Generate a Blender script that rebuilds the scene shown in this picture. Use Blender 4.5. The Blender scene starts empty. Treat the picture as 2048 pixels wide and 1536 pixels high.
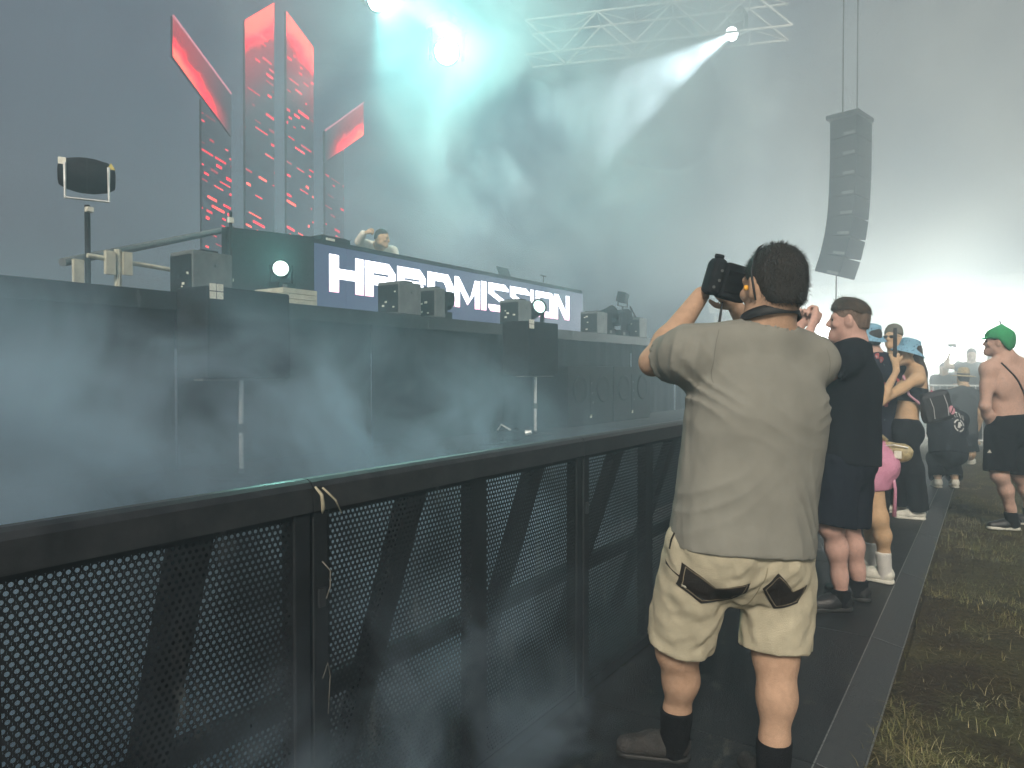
import bpy, bmesh, math, random
import numpy as np
from mathutils import Vector, Matrix, Euler
R = math.radians
random.seed(7); np.random.seed(7)
SC = bpy.context.scene
COL = SC.collection

# ------------------------------------------------------------------ camera
cam_d = bpy.data.cameras.new("camera"); cam = bpy.data.objects.new("camera", cam_d); COL.objects.link(cam)
cam.location = (0, 0, 1.47); cam.rotation_euler = (R(89.0), 0, R(33.8))
cam_d.sensor_width = 36; cam_d.lens = 36*1430/2048; cam_d.clip_start = 0.05; cam_d.clip_end = 500
SC.camera = cam
# ------------------------------------------------------------------ sky
W = bpy.data.worlds.new("World"); SC.world = W; W.use_nodes = True
wn = W.node_tree; wn.nodes.clear()
SUN_EL, SUN_AZ = R(34), R(158)          # a soft key from behind the camera
sky = wn.nodes.new("ShaderNodeTexSky"); sky.sky_type = 'NISHITA'; sky.sun_disc = False
sky.sun_elevation = SUN_EL; sky.sun_rotation = SUN_AZ; sky.dust_density = 4.0
hs = wn.nodes.new("ShaderNodeHueSaturation"); hs.inputs['Saturation'].default_value = 1.0
bg = wn.nodes.new("ShaderNodeBackground"); bg.inputs[1].default_value = 0.037
wo = wn.nodes.new("ShaderNodeOutputWorld")
wn.links.new(sky.outputs[0], hs.inputs['Color']); wn.links.new(hs.outputs[0], bg.inputs[0]); wn.links.new(bg.outputs[0], wo.inputs[0])
# ------------------------------------------------------------------ sun
sl = bpy.data.lights.new("sun", 'SUN'); sl.energy = 4.6; sl.angle = R(14); sl.color = (1.0, 0.90, 0.76)
sun = bpy.data.objects.new("sun", sl); COL.objects.link(sun)
to_sun = Vector((math.sin(SUN_AZ)*math.cos(SUN_EL), math.cos(SUN_AZ)*math.cos(SUN_EL), math.sin(SUN_EL)))
sun.rotation_euler = to_sun.to_track_quat('Z', 'Y').to_euler()
# ------------------------------------------------------------------ exposure, render
vs = SC.view_settings; vs.view_transform = 'Standard'; vs.look = 'None'; vs.exposure = 0.12; vs.gamma = 1.0
cy = SC.cycles
cy.use_denoising = True; cy.use_adaptive_sampling = True; cy.adaptive_threshold = 0.05
try: cy.denoiser = 'OPENIMAGEDENOISE'
except Exception: pass
cy.max_bounces = 4; cy.diffuse_bounces = 2; cy.glossy_bounces = 2; cy.transmission_bounces = 2
cy.volume_bounces = 1; cy.transparent_max_bounces = 8
cy.volume_step_rate = 1.0; cy.volume_max_steps = 128
cy.sample_clamp_indirect = 4.0; cy.caustics_reflective = False; cy.caustics_refractive = False

HAZE_DENSITY = 0.027

# ------------------------------------------------------------------ helpers
class MB:
    """collects simple solids, builds ONE mesh object"""
    def __init__(s): s.v = []; s.f = []
    def add(s, vs_, fs):
        o = len(s.v); s.v += [tuple(v) for v in vs_]; s.f += [tuple(i+o for i in f) for f in fs]; return s
    def box(s, c, d, rot=None, bev=0.0):
        """centre, size, optional rotation matrix; bev chamfers the vertical and horizontal edges"""
        hx, hy, hz = d[0]/2, d[1]/2, d[2]/2
        if bev <= 0:
            vs_ = [(x, y, z) for x in (-hx, hx) for y in (-hy, hy) for z in (-hz, hz)]
            fs = [(0,1,3,2),(4,6,7,5),(0,4,5,1),(2,3,7,6),(0,2,6,4),(1,5,7,3)]
        else:
            bm = bmesh.new(); bmesh.ops.create_cube(bm, size=1)
            for v in bm.verts: v.co = Vector((v.co.x*d[0], v.co.y*d[1], v.co.z*d[2]))
            bmesh.ops.bevel(bm, geom=bm.edges[:], offset=bev, segments=2, affect='EDGES', profile=0.5)
            bm.verts.ensure_lookup_table()
            vs_ = [v.co.copy() for v in bm.verts]; fs = [tuple(v.index for v in f.verts) for f in bm.faces]; bm.free()
        M = rot if rot is not None else Matrix.Identity(3)
        c = Vector(c)
        return s.add([M @ Vector(v) + c for v in vs_], fs)
    def b2(s, lo, hi, bev=0.0):
        lo = Vector(lo); hi = Vector(hi)
        return s.box((lo+hi)/2, hi-lo, None, bev)
    def tube(s, pts, r, n=8, caps=True):
        pts = [Vector(p) for p in pts]; rs = r if hasattr(r, '__len__') else [r]*len(pts)
        o = len(s.v); up = None
        for i, p in enumerate(pts):
            t = (pts[min(i+1, len(pts)-1)] - pts[max(i-1, 0)]).normalized()
            if up is None:
                up = Vector((0,0,1)) if abs(t.z) < .9 else Vector((1,0,0))
            u = t.cross(up).normalized(); w = u.cross(t).normalized(); up = w
            for k in range(n):
                a = 2*math.pi*k/n; s.v.append(tuple(p + (u*math.cos(a)+w*math.sin(a))*rs[i]))
        for i in range(len(pts)-1):
            for k in range(n):
                a, b = o+i*n+k, o+i*n+(k+1) % n
                s.f.append((a, a+n, b+n, b))
        if caps:
            s.f.append(tuple(o+k for k in range(n))); m = o+(len(pts)-1)*n
            s.f.append(tuple(m+k for k in reversed(range(n))))
        return s
    def lathe(s, prof, M=None, n=24):
        """prof: list of (r, z) ; M 4x4"""
        M = M if M is not None else Matrix.Identity(4); o = len(s.v)
        for r, z in prof:
            for k in range(n):
                a = 2*math.pi*k/n; s.v.append(tuple(M @ Vector((r*math.cos(a), r*math.sin(a), z))))
        for i in range(len(prof)-1):
            for k in range(n):
                a, b = o+i*n+k, o+i*n+(k+1) % n
                s.f.append((a, b, b+n, a+n))
        s.f.append(tuple(o+k for k in reversed(range(n)))); m = o+(len(prof)-1)*n
        s.f.append(tuple(m+k for k in range(n)))
        return s
    def prism(s, poly, to3, thick):
        """poly 2-D list; to3(u, v, w) maps to 3-D, w in 0..thick"""
        n = len(poly)
        vs_ = [to3(u, v, 0) for u, v in poly] + [to3(u, v, thick) for u, v in poly]
        fs = [tuple(reversed(range(n))), tuple(range(n, 2*n))] + [(i, (i+1) % n, n+(i+1) % n, n+i) for i in range(n)]
        return s.add(vs_, fs)
    def build(s, name, mat, parent=None, smooth=False, loc=None):
        me = bpy.data.meshes.new(name); me.from_pydata(s.v, [], s.f); me.update()
        bm = bmesh.new(); bm.from_mesh(me); bmesh.ops.recalc_face_normals(bm, faces=bm.faces[:]); bm.to_mesh(me); bm.free()
        if smooth:
            me.polygons.foreach_set('use_smooth', [True]*len(me.polygons))
        return link(name, me, mat, parent, loc)
def link(name, me, mat, parent=None, loc=None):
    ob = bpy.data.objects.new(name, me); COL.objects.link(ob)
    if mat is not None and me is not None and not me.materials: me.materials.append(mat)
    if parent is not None: ob.parent = parent
    if loc is not None: ob.location = loc
    return ob
def tag(o, label, cat, group=None):
    o['label'] = label; o['category'] = cat
    if group: o['group'] = group
    return o
def kind(o, k): o['kind'] = k; return o
def empty(name, loc=(0,0,0), rz=0.0):
    e = bpy.data.objects.new(name, None); COL.objects.link(e); e.location = loc; e.rotation_euler = (0,0,rz); e.empty_display_size = .1
    return e
def copy_tree(o, parent=None):
    c = o.copy(); COL.objects.link(c); c.parent = parent
    for ch in o.children: copy_tree(ch, c)
    return c
def aim(d, roll=0.0):
    """4x4 rotation that turns +Z into direction d"""
    return Vector(d).normalized().to_track_quat('Z', 'Y').to_matrix().to_4x4()
def T(v): return Matrix.Translation(Vector(v))

# ------------------------------------------------------------------ materials
def mat(name, col, rough=0.6, metal=0.0, var=0.12, scale=8.0, bump=0.0, bscale=60.0, spec=0.5, col2=None, stretch=(1,1,1), sss=0.0, detail=4.0, scuff=None):
    m = bpy.data.materials.new(name); m.use_nodes = True; nt = m.node_tree; p = nt.nodes['Principled BSDF']
    p.inputs['Roughness'].default_value = rough; p.inputs['Metallic'].default_value = metal
    p.inputs['Specular IOR Level'].default_value = spec
    tc = nt.nodes.new('ShaderNodeTexCoord'); mp = nt.nodes.new('ShaderNodeMapping'); mp.inputs['Scale'].default_value = stretch
    nt.links.new(tc.outputs['Object'], mp.inputs[0])
    nz = nt.nodes.new('ShaderNodeTexNoise'); nz.inputs['Scale'].default_value = scale; nz.inputs['Detail'].default_value = detail; nz.inputs['Roughness'].default_value = .6
    nt.links.new(mp.outputs[0], nz.inputs['Vector'])
    cr = nt.nodes.new('ShaderNodeValToRGB'); c2 = col2 if col2 else [c*(1-2*var) for c in col]; c1 = col if col2 else [min(1, c*(1+var)) for c in col]
    cr.color_ramp.elements[0].position = .3; cr.color_ramp.elements[1].position = .7
    cr.color_ramp.elements[0].color = (*c2, 1); cr.color_ramp.elements[1].color = (*c1, 1)
    nt.links.new(nz.outputs[0], cr.inputs[0]); nt.links.new(cr.outputs[0], p.inputs['Base Color'])
    if scuff:
        m2 = nt.nodes.new('ShaderNodeMapping'); m2.inputs['Scale'].default_value = scuff[1]; nt.links.new(tc.outputs['Object'], m2.inputs[0])
        n3 = nt.nodes.new('ShaderNodeTexNoise'); n3.inputs['Scale'].default_value = 1; n3.inputs['Detail'].default_value = 8; n3.inputs['Roughness'].default_value = .7; nt.links.new(m2.outputs[0], n3.inputs['Vector'])
        r3 = nt.nodes.new('ShaderNodeMapRange'); r3.inputs[1].default_value = scuff[2]; r3.inputs[2].default_value = scuff[2]+.10; nt.links.new(n3.outputs[0], r3.inputs[0])
        mx = nt.nodes.new('ShaderNodeMix'); mx.data_type = 'RGBA'; nt.links.new(r3.outputs[0], mx.inputs[0]); nt.links.new(cr.outputs[0], mx.inputs[6]); mx.inputs[7].default_value = (*scuff[0], 1); nt.links.new(mx.outputs[2], p.inputs['Base Color'])
    mr = nt.nodes.new('ShaderNodeMapRange'); mr.inputs[3].default_value = max(.02, rough-.12); mr.inputs[4].default_value = min(1, rough+.12)
    nt.links.new(nz.outputs[0], mr.inputs[0]); nt.links.new(mr.outputs[0], p.inputs['Roughness'])
    if bump > 0:
        n2 = nt.nodes.new('ShaderNodeTexNoise'); n2.inputs['Scale'].default_value = bscale; n2.inputs['Detail'].default_value = 3
        nt.links.new(mp.outputs[0], n2.inputs['Vector'])
        b = nt.nodes.new('ShaderNodeBump'); b.inputs['Strength'].default_value = bump; b.inputs['Distance'].default_value = .01
        nt.links.new(n2.outputs[0], b.inputs['Height']); nt.links.new(b.outputs[0], p.inputs['Normal'])
    if sss > 0:
        p.inputs['Subsurface Weight'].default_value = sss; p.inputs['Subsurface Radius'].default_value = (.02, .008, .004); p.inputs['Subsurface Scale'].default_value = .4
    return m
def emit(name, col, strength):
    m = bpy.data.materials.new(name); m.use_nodes = True; nt = m.node_tree; nt.nodes.clear()
    e = nt.nodes.new('ShaderNodeEmission'); e.inputs[0].default_value = (*col, 1); e.inputs[1].default_value = strength
    o = nt.nodes.new('ShaderNodeOutputMaterial'); nt.links.new(e.outputs[0], o.inputs[0]); return m
M = {}
M['black_metal'] = mat('black_metal', (.018,.021,.025), .6, .0, .3, 5, .05, 90, spec=.2, col2=(.009,.011,.013), scuff=((.07,.075,.075), (9,9,2.2), .60))
M['black_rail'] = mat('black_rail', (.035,.038,.042), .42, .1, .3, 14, .1, 60, col2=(.015,.017,.02), scuff=((.12,.12,.115), (40,7,40), .66))
M['black_cloth'] = mat('black_cloth', (.018,.020,.024), .95, 0, .3, 2.5, .3, 25, spec=.05)
M['deck'] = mat('deck', (.03,.032,.036), .9, 0, .3, 3, .2, 40, spec=.1)
M['black_plastic'] = mat('black_plastic', (.018,.019,.022), .8, 0, .25, 20, .1, 200, spec=.06)
M['grey_case'] = mat('grey_case', (.13,.14,.14), .7, 0, .2, 9, .05, 80)
M['pale_metal'] = mat('pale_metal', (.55,.53,.42), .5, .1, .12, 12, .05, 60)
M['alu'] = mat('alu', (.68,.69,.67), .45, .4, .15, 10, .05, 60)
M['white_label'] = mat('white_label', (.72,.70,.60), .6, 0, .08, 30)
M['yellow_label'] = mat('yellow_label', (.62,.5,.12), .6, 0, .08, 30)
M['tent'] = mat('tent', (.48,.50,.50), .8, 0, .05, .7, .15, 3)
M['mat_plate'] = mat('mat_plate', (.022,.025,.028), .5, .0, .4, 6, .35, 140, spec=.22, col2=(.011,.012,.014), scuff=((.075,.072,.06), (5,3.2,5), .58))
M['mat_edge'] = mat('mat_edge', (.05,.053,.055), .55, .0, .3, 18, .3, 90, spec=.3, col2=(.03,.033,.035))
M['worn_edge'] = mat('worn_edge', (.33,.34,.33), .4, .6, .3, 40, .2, 60, col2=(.12,.12,.12))
M['tape'] = mat('tape', (.40,.36,.26), .8, 0, .2, 40); M['string'] = mat('string', (.15,.14,.12), .8, 0, .2, 40)
M['cable'] = mat('cable', (.02,.02,.022), .6)
M['pit'] = mat('pit', (.05,.052,.055), .85, 0, .3, 2, .4, 30)

# ------------------------------------------------------------------ ground
def ground_material():
    m = bpy.data.materials.new('turf_soil'); m.use_nodes = True; nt = m.node_tree; p = nt.nodes['Principled BSDF']; p.inputs['Roughness'].default_value = .95
    p.inputs['Specular IOR Level'].default_value = .2
    tc = nt.nodes.new('ShaderNodeTexCoord')
    def noise(s, d, r=.6):
        n = nt.nodes.new('ShaderNodeTexNoise'); n.inputs['Scale'].default_value = s; n.inputs['Detail'].default_value = d; n.inputs['Roughness'].default_value = r
        nt.links.new(tc.outputs['Object'], n.inputs['Vector']); return n
    a = noise(2.2, 6); b = noise(38, 6, .7)
    r1 = nt.nodes.new('ShaderNodeValToRGB'); e = r1.color_ramp.elements
    e[0].position = .40; e[0].color = (.050,.038,.024,1); e[1].position = .62; e[1].color = (.085,.075,.036,1)
    nt.links.new(a.outputs[0], r1.inputs[0])
    r2 = nt.nodes.new('ShaderNodeValToRGB'); e = r2.color_ramp.elements
    e[0].position = .3; e[0].color = (.35,.35,.35,1); e[1].position = .75; e[1].color = (1.5,1.45,1.3,1)
    nt.links.new(b.outputs[0], r2.inputs[0])
    mx = nt.nodes.new('ShaderNodeMix'); mx.data_type = 'RGBA'; mx.blend_type = 'MULTIPLY'; mx.inputs[0].default_value = 1
    nt.links.new(r1.outputs[0], mx.inputs[6]); nt.links.new(r2.outputs[0], mx.inputs[7]); nt.links.new(mx.outputs[2], p.inputs['Base Color'])
    bp = nt.nodes.new('ShaderNodeBump'); bp.inputs['Strength'].default_value = .9; bp.inputs['Distance'].default_value = .03
    nt.links.new(b.outputs[0], bp.inputs['Height']); nt.links.new(bp.outputs[0], p.inputs['Normal'])
    return m
M['soil'] = ground_material()
g = MB()
g.add([(-150,-150,0),(150,-150,0),(150,200,0),(-150,200,0)], [(0,1,2,3)])
kind(g.build('ground', M['soil']), 'structure')
# near turf relief: a finer lumpy sheet on the near side, 4 mm above
def lumpy():
    nx, ny = 90, 200
    xs = np.linspace(-.34, 4.2, nx); ys = np.linspace(.6, 14, ny)
    X, Y = np.meshgrid(xs, ys, indexing='ij')
    Z = .006 + .012*(np.sin(X*9+1.3*np.sin(Y*5))*np.sin(Y*11+X*3)) + .008*np.sin(X*31+Y*17)*np.sin(Y*27-X*13) + .012
    Z += .004*np.random.rand(nx, ny)
    v = np.stack([X, Y, Z], -1).reshape(-1, 3)
    i = np.arange(nx-1)[:, None]*ny + np.arange(ny-1)[None]
    f = np.stack([i, i+ny, i+ny+1, i+1], -1).reshape(-1, 4)
    me = bpy.data.meshes.new('turf'); me.from_pydata(v.tolist(), [], f.tolist()); me.polygons.foreach_set('use_smooth', [True]*len(me.polygons))
    return link('turf', me, M['soil'])
kind(lumpy(), 'structure')
kind(MB().b2((-20,-8,.004),(-1.62,40,.03)).build('pit_floor', M['pit']), 'structure')

# grass: uncountable
def grass():
    rng = np.random.default_rng(3); V = []; F = []; Mi = []
    def blade(x, y, h, lean, a, w, mi):
        dx, dy = math.cos(a), math.sin(a); sx, sy = -dy*w, dx*w
        o = len(V); z0 = .012
        V.extend([(x-sx, y-sy, z0), (x+sx, y+sy, z0), (x+dx*lean*.4+sx*.7, y+dy*lean*.4+sy*.7, z0+h*.6), (x+dx*lean*.4-sx*.7, y+dy*lean*.4-sy*.7, z0+h*.6), (x+dx*lean, y+dy*lean, z0+h)])
        F.append((o, o+1, o+2, o+3)); F.append((o+3, o+2, o+4)); Mi.extend((mi, mi))
    n = 0
    for _ in range(30000):
        d = rng.random()**2.2
        y = 1.0 + d*13; x = -.34 + rng.random()*(1.0 + y*.36)
        pat = math.sin(x*2.3+1.7*math.sin(y*1.1))*math.sin(y*1.9+x) + .5*math.sin(x*7+y*5)
        if pat < .15 and rng.random() < (.82 if pat < -.1 else .5): continue
        k = int(3+rng.random()*7); dry = rng.random()
        for j in range(k):
            a = rng.random()*6.283; flat = rng.random() < .8
            h = (.006+.018*rng.random()) if flat else (.025+.04*rng.random())
            blade(x+rng.normal()*.03, y+rng.normal()*.03, h, (.03+.07*rng.random()) if flat else .015+.035*rng.random(), a, .0011+.0011*rng.random(), 0 if dry < .5 else (1 if dry < .88 else 2))
    me = bpy.data.meshes.new('grass'); me.from_pydata(V, [], F)
    for c1, nm in (((.14,.14,.045), 'green_blade'), ((.22,.19,.085), 'dry_blade'), ((.36,.32,.17), 'straw_blade')):
        me.materials.append(mat(nm, c1, .75, 0, .25, 3))
    me.polygons.foreach_set('material_index', Mi)
    o = bpy.data.objects.new('grass', me); COL.objects.link(o)
    o['kind'] = 'stuff'; o['label'] = 'trampled green and straw coloured grass beside the barrier platform'
grass()

# ------------------------------------------------------------------ crowd barrier, sections 1.49 m
SEC = 1.49; BX = -1.47; Y0 = -.24; PLZ = .05
def perforated_sheet(w, h, px=.0162, pz=.0146, r=.0047):
    """flat sheet in the local YZ plane (x = 0) with staggered rows of real round holes; solid margins"""
    V = []; F = []
    nc = int((w-.02)/px); nr = int((h-.02)/pz)
    y0 = (w-nc*px)/2; z0 = (h-nr*pz)/2
    N = 12
    for j in range(nr):
        off = (px/2 if j % 2 else 0.0)
        zc = z0+(j+.5)*pz
        cols = nc-1 if j % 2 else nc
        if j % 2:       # half cells at the ends
            for ya, yb in ((y0, y0+px/2), (y0+nc*px-px/2, y0+nc*px)):
                o = len(V); V += [(0, ya, zc-pz/2), (0, yb, zc-pz/2), (0, yb, zc+pz/2), (0, ya, zc+pz/2)]; F.append((o, o+1, o+2, o+3))
        for i in range(cols):
            yc = y0+off+(i+.5)*px
            o = len(V)
            for k in range(N):
                a = 2*math.pi*k/N+math.pi/12; c, s_ = math.cos(a), math.sin(a)
                V.append((0, yc+r*c, zc+r*s_))
            for k in range(N):
                a = 2*math.pi*k/N+math.pi/12; c, s_ = math.cos(a), math.sin(a)
                t = min(px/2/abs(c) if abs(c) > 1e-6 else 9, pz/2/abs(s_) if abs(s_) > 1e-6 else 9)
                V.append((0, yc+t*c, zc+t*s_))
            for k in range(N):
                k2 = (k+1) % N; F.append((o+k, o+N+k, o+N+k2, o+k2))
            # four corner triangles
            for cy_, cz_, k in ((1, 1, 1), (-1, 1, 4), (-1, -1, 7), (1, -1, 10)):
                V.append((0, yc+cy_*px/2, zc+cz_*pz/2)); q = len(V)-1
                F.append((o+N+k-1 if k > 0 else o+N+11, q, o+N+k))
    def q(a, b, c, d):
        o = len(V); V.extend([(0, a, c), (0, b, c), (0, b, d), (0, a, d)]); F.append((o, o+1, o+2, o+3))
    q(0, w, 0, z0); q(0, w, z0+nr*pz, h); q(0, y0, z0, z0+nr*pz); q(y0+nc*px, w, z0, z0+nr*pz)
    me = bpy.data.meshes.new('perforated_sheet'); me.from_pydata(V, [], F); me.update(); return me
BAR_H = 1.14
def make_barrier():
    root = empty('crowd_barrier', (BX, Y0, PLZ))
    W_ = SEC
    # frame seen from the crowd side, sheet set between
    sheet_w = (W_-.10-.05)/2
    sh = perforated_sheet(sheet_w, BAR_H-.135)
    for i, ya in enumerate((.05, .05+sheet_w+.05)):
        o = link('perforated_sheet', sh, M['black_metal'], root, (0, ya, .05))
    for ya in (.006, W_-.056):
        MB().b2((-.045, ya, .0), (.008, ya+.05, BAR_H-.086), .004).build('post', M['black_metal'], root)
    MB().b2((-.05, .03+sheet_w, .0), (-.002, .12+sheet_w, BAR_H-.086), .004).build('post', M['black_metal'], root)
    MB().b2((-.042, .057, .002), (.004, W_-.057, .049)).build('bottom_rail', M['black_metal'], root)
    rail = [(-.050,-.085),(-.050,-.020),(-.042,-.006),(-.028,0),(-.010,-.001),(.004,-.008),(.012,-.022),(.013,-.085)]
    MB().prism(rail, lambda u, v, w: (u, .0015+w, BAR_H+v), W_-.003).build('top_rail', M['black_rail'], root)
    # braces on the pit side, seen through the holes as dark bands
    for ya, yb in ((1.20, 1.18), (.44, .47)):
        b = MB(); b.box(((-.04-.40)/2, (ya+yb)/2, BAR_H/2-.03), (.05, .085, 1.16), Matrix.Rotation(math.atan2(.36, 1.08), 3, 'Y')); b.build('brace', M['black_metal'], root)
    MB().b2((-.30, .003, .40), (-.25, W_-.003, .46)).build('cross_brace', M['black_metal'], root)
    MB().b2((-.56, .002, -.035), (-.06, W_-.002, -.004)).build('base_plate', M['mat_plate'], root)
    # walking platform on the crowd side, ramped lip
    p = MB(); p.b2((.012, .003, -.044), (.95, W_-.003, 0)); p.build('platform', M['mat_plate'], root)
    lip = MB(); ya, yb = .004, W_-.004
    lip.add([(.953, ya, -.044), (1.10, ya, -.044), (1.10, ya, -.030), (.953, ya, 0), (.953, yb, -.044), (1.10, yb, -.044), (1.10, yb, -.030), (.953, yb, 0)],
            [(0,1,2,3), (7,6,5,4), (0,4,5,1), (1,5,6,2), (2,6,7,3), (3,7,4,0)])
    l = lip.build('ramp_lip', M['mat_edge'], root)
    MB().tube([(1.103, ya, -.031), (1.103, yb, -.031)], .0035, 6).build('worn_edge', M['worn_edge'], l)
    MB().b2((.949, ya, .0), (.954, yb, .002)).build('hinge_line', M['worn_edge'], l)
    MB().add([(.96,ya,.0005),(1.10,ya,-.0285),(1.10,ya+.006,-.0285),(.96,ya+.006,.0005)], [(0,1,2,3)]).build('joint_line', M['worn_edge'], l)
    # latch on the left post
    MB().b2((.009, .016, BAR_H-.34), (.016, .040, BAR_H-.29), .002).build('latch', M['black_rail'], root)
    s_ = MB(); s_.b2((.009, .0005, .02), (.0105, .0035, BAR_H-.1)); s_.build('worn_seam', M['mat_edge'], root)
    return root
bar = make_barrier()
blab = ['black perforated crowd barrier section nearest the camera', 'black perforated barrier section with taped joint, left of the photographer',
        'black barrier section beside the standing photographer', 'black barrier section beside the man in the black t-shirt',
        'black barrier section beside the pink skirt', 'black barrier section beside the bucket hats', 'barrier section just past the bucket hats', 'barrier section near the straw hat man', 'barrier section by the far end of the platform']
sections = []
for i in range(9):
    o = bar if i == 0 else copy_tree(bar)
    o.location = (BX, Y0+SEC*i, PLZ); sections.append(o)
    tag(o, blab[i], 'barrier', 'crowd barrier sections along the pit')
# loose ties of tape at the first joint
tp = MB()
yj = Y0+SEC
tp.tube([(BX+.02, yj+.0, 1.172), (BX+.032, yj+.012, 1.15), (BX+.03, yj+.018, 1.115), (BX+.024, yj+.02, 1.10)], [.003,.005,.006,.002], 6)
tp.tube([(BX+.014, yj+.03, 1.165), (BX+.03, yj+.06, 1.13), (BX+.026, yj+.085, 1.09)], [.003,.003,.001], 6)
tag(tp.build('tape_scrap', M['tape'], None, True), 'torn scrap of beige tape hanging at the near barrier joint', 'tape')
for lab, pts, r in (('frayed cable tie by the latch of the near barrier joint', [(BX+.012, yj+.03, .97), (BX+.026, yj+.045, .945), (BX+.02, yj+.05, .90), (BX+.016, yj+.04, .87)], .002),
                    ('looped tie low on the post of the near barrier joint', [(BX+.012, yj+.03, .66), (BX+.02, yj+.04, .70), (BX+.018, yj+.05, .66), (BX+.014, yj+.046, .56)], .0016)):
    tag(MB().tube(pts, r, 5).build('cable_tie', M['string'], None, True), lab, 'cable tie')

# ------------------------------------------------------------------ stage
ST = empty('stage', (-5, 0, 0))
def sp(mb, name, m, smooth=False):
    o = mb.build(name, m, None, smooth); o.parent = ST; o.matrix_parent_inverse = ST.matrix_world.inverted(); o.location = (0,0,0)
    return o
ST.location = (0,0,0)
DZ = 2.04
MB().b2((-14, -3, DZ-.1), (-5.0, 17, DZ)).build('deck', M['deck'], ST)
for i in range(10):       # skirt cloth panels, slightly pleated
    ya = -3+i*2.0; n = 24; V = []; F = []
    for k in range(n+1):
        y = ya+.004+(1.992)*k/n; x = -4.98+.012*math.sin(k*1.7+i)+.008*math.sin(k*.7)
        V += [(x, y, .03), (x+.004*math.sin(k*2.3), y, DZ-.02)]
    F = [(2*k, 2*k+2, 2*k+3, 2*k+1) for k in range(n)]
    MB().add(V, F).build('skirt_panel', M['black_cloth'], ST, True)
MB().b2((-4.975, -3, DZ-.12), (-4.955, 17, DZ+.012)).build('deck_trim', M['black_metal'], ST)
tag(ST, 'black stage with cloth skirt rising behind the barrier', 'stage')
# low front platform (subwoofer shelf)
PF = empty('front_platform')
MB().b2((-4.94, -3, .66), (-2.9, 17, .75)).build('top', M['deck'], PF)
for i in range(10):
    MB().b2((-2.93, -2.99+2*i, .034), (-2.91, -1.02+2*i, .655)).build('fascia_panel', M['black_cloth'], PF)
tag(PF, 'low dark platform running along the foot of the stage', 'platform')

# ------------------------------------------------------------------ DJ booth with LED front
BT = empty('dj_booth')
BY0, BY1, BZ0, BZ1, BXF = 5.60, 12.15, 2.20, 3.02, -6.5
MB().b2((-7.05, BY0, DZ+.003), (BXF-.06, BY1, BZ1-.06)).build('carcass', M['black_plastic'], BT)
MB().b2((-7.15, BY0-.02, BZ1-.058), (BXF-.02, BY1+.02, BZ1), .006).build('table_top', M['black_plastic'], BT)
def led_material():
    m = bpy.data.materials.new('led_dark'); m.use_nodes = True; nt = m.node_tree; p = nt.nodes['Principled BSDF']
    p.inputs['Base Color'].default_value = (.012,.013,.018,1); p.inputs['Roughness'].default_value = .5
    p.inputs['Emission Color'].default_value = (.10,.14,.30,1); p.inputs['Emission Strength'].default_value = .45
    return m
M['led_dark'] = led_material()
n = 13; w = (BY1-BY0)/n
for i in range(n):
    MB().b2((BXF-.055, BY0+w*i+.001, BZ0), (BXF, BY0+w*(i+1)-.001, BZ1-.064)).build('led_tile', M['led_dark'], BT)
def letter_material():
    m = bpy.data.materials.new('led_letter'); m.use_nodes = True; nt = m.node_tree; nt.nodes.clear()
    tc = nt.nodes.new('ShaderNodeTexCoord'); sx = nt.nodes.new('ShaderNodeSeparateXYZ'); nt.links.new(tc.outputs['Object'], sx.inputs[0])
    mr = nt.nodes.new('ShaderNodeMapRange'); mr.inputs[1].default_value = 2.415; mr.inputs[2].default_value = 2.56; nt.links.new(sx.outputs[2], mr.inputs[0])
    cr = nt.nodes.new('ShaderNodeValToRGB'); e = cr.color_ramp.elements; e[0].color = (.95,.50,.60,1); e[1].color = (.93,.93,1,1)
    nt.links.new(mr.outputs[0], cr.inputs[0])
    em = nt.nodes.new('ShaderNodeEmission'); em.inputs[1].default_value = 3.0; nt.links.new(cr.outputs[0], em.inputs[0])
    o = nt.nodes.new('ShaderNodeOutputMaterial'); nt.links.new(em.outputs[0], o.inputs[0]); return m
M['letter'] = letter_material()
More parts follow.
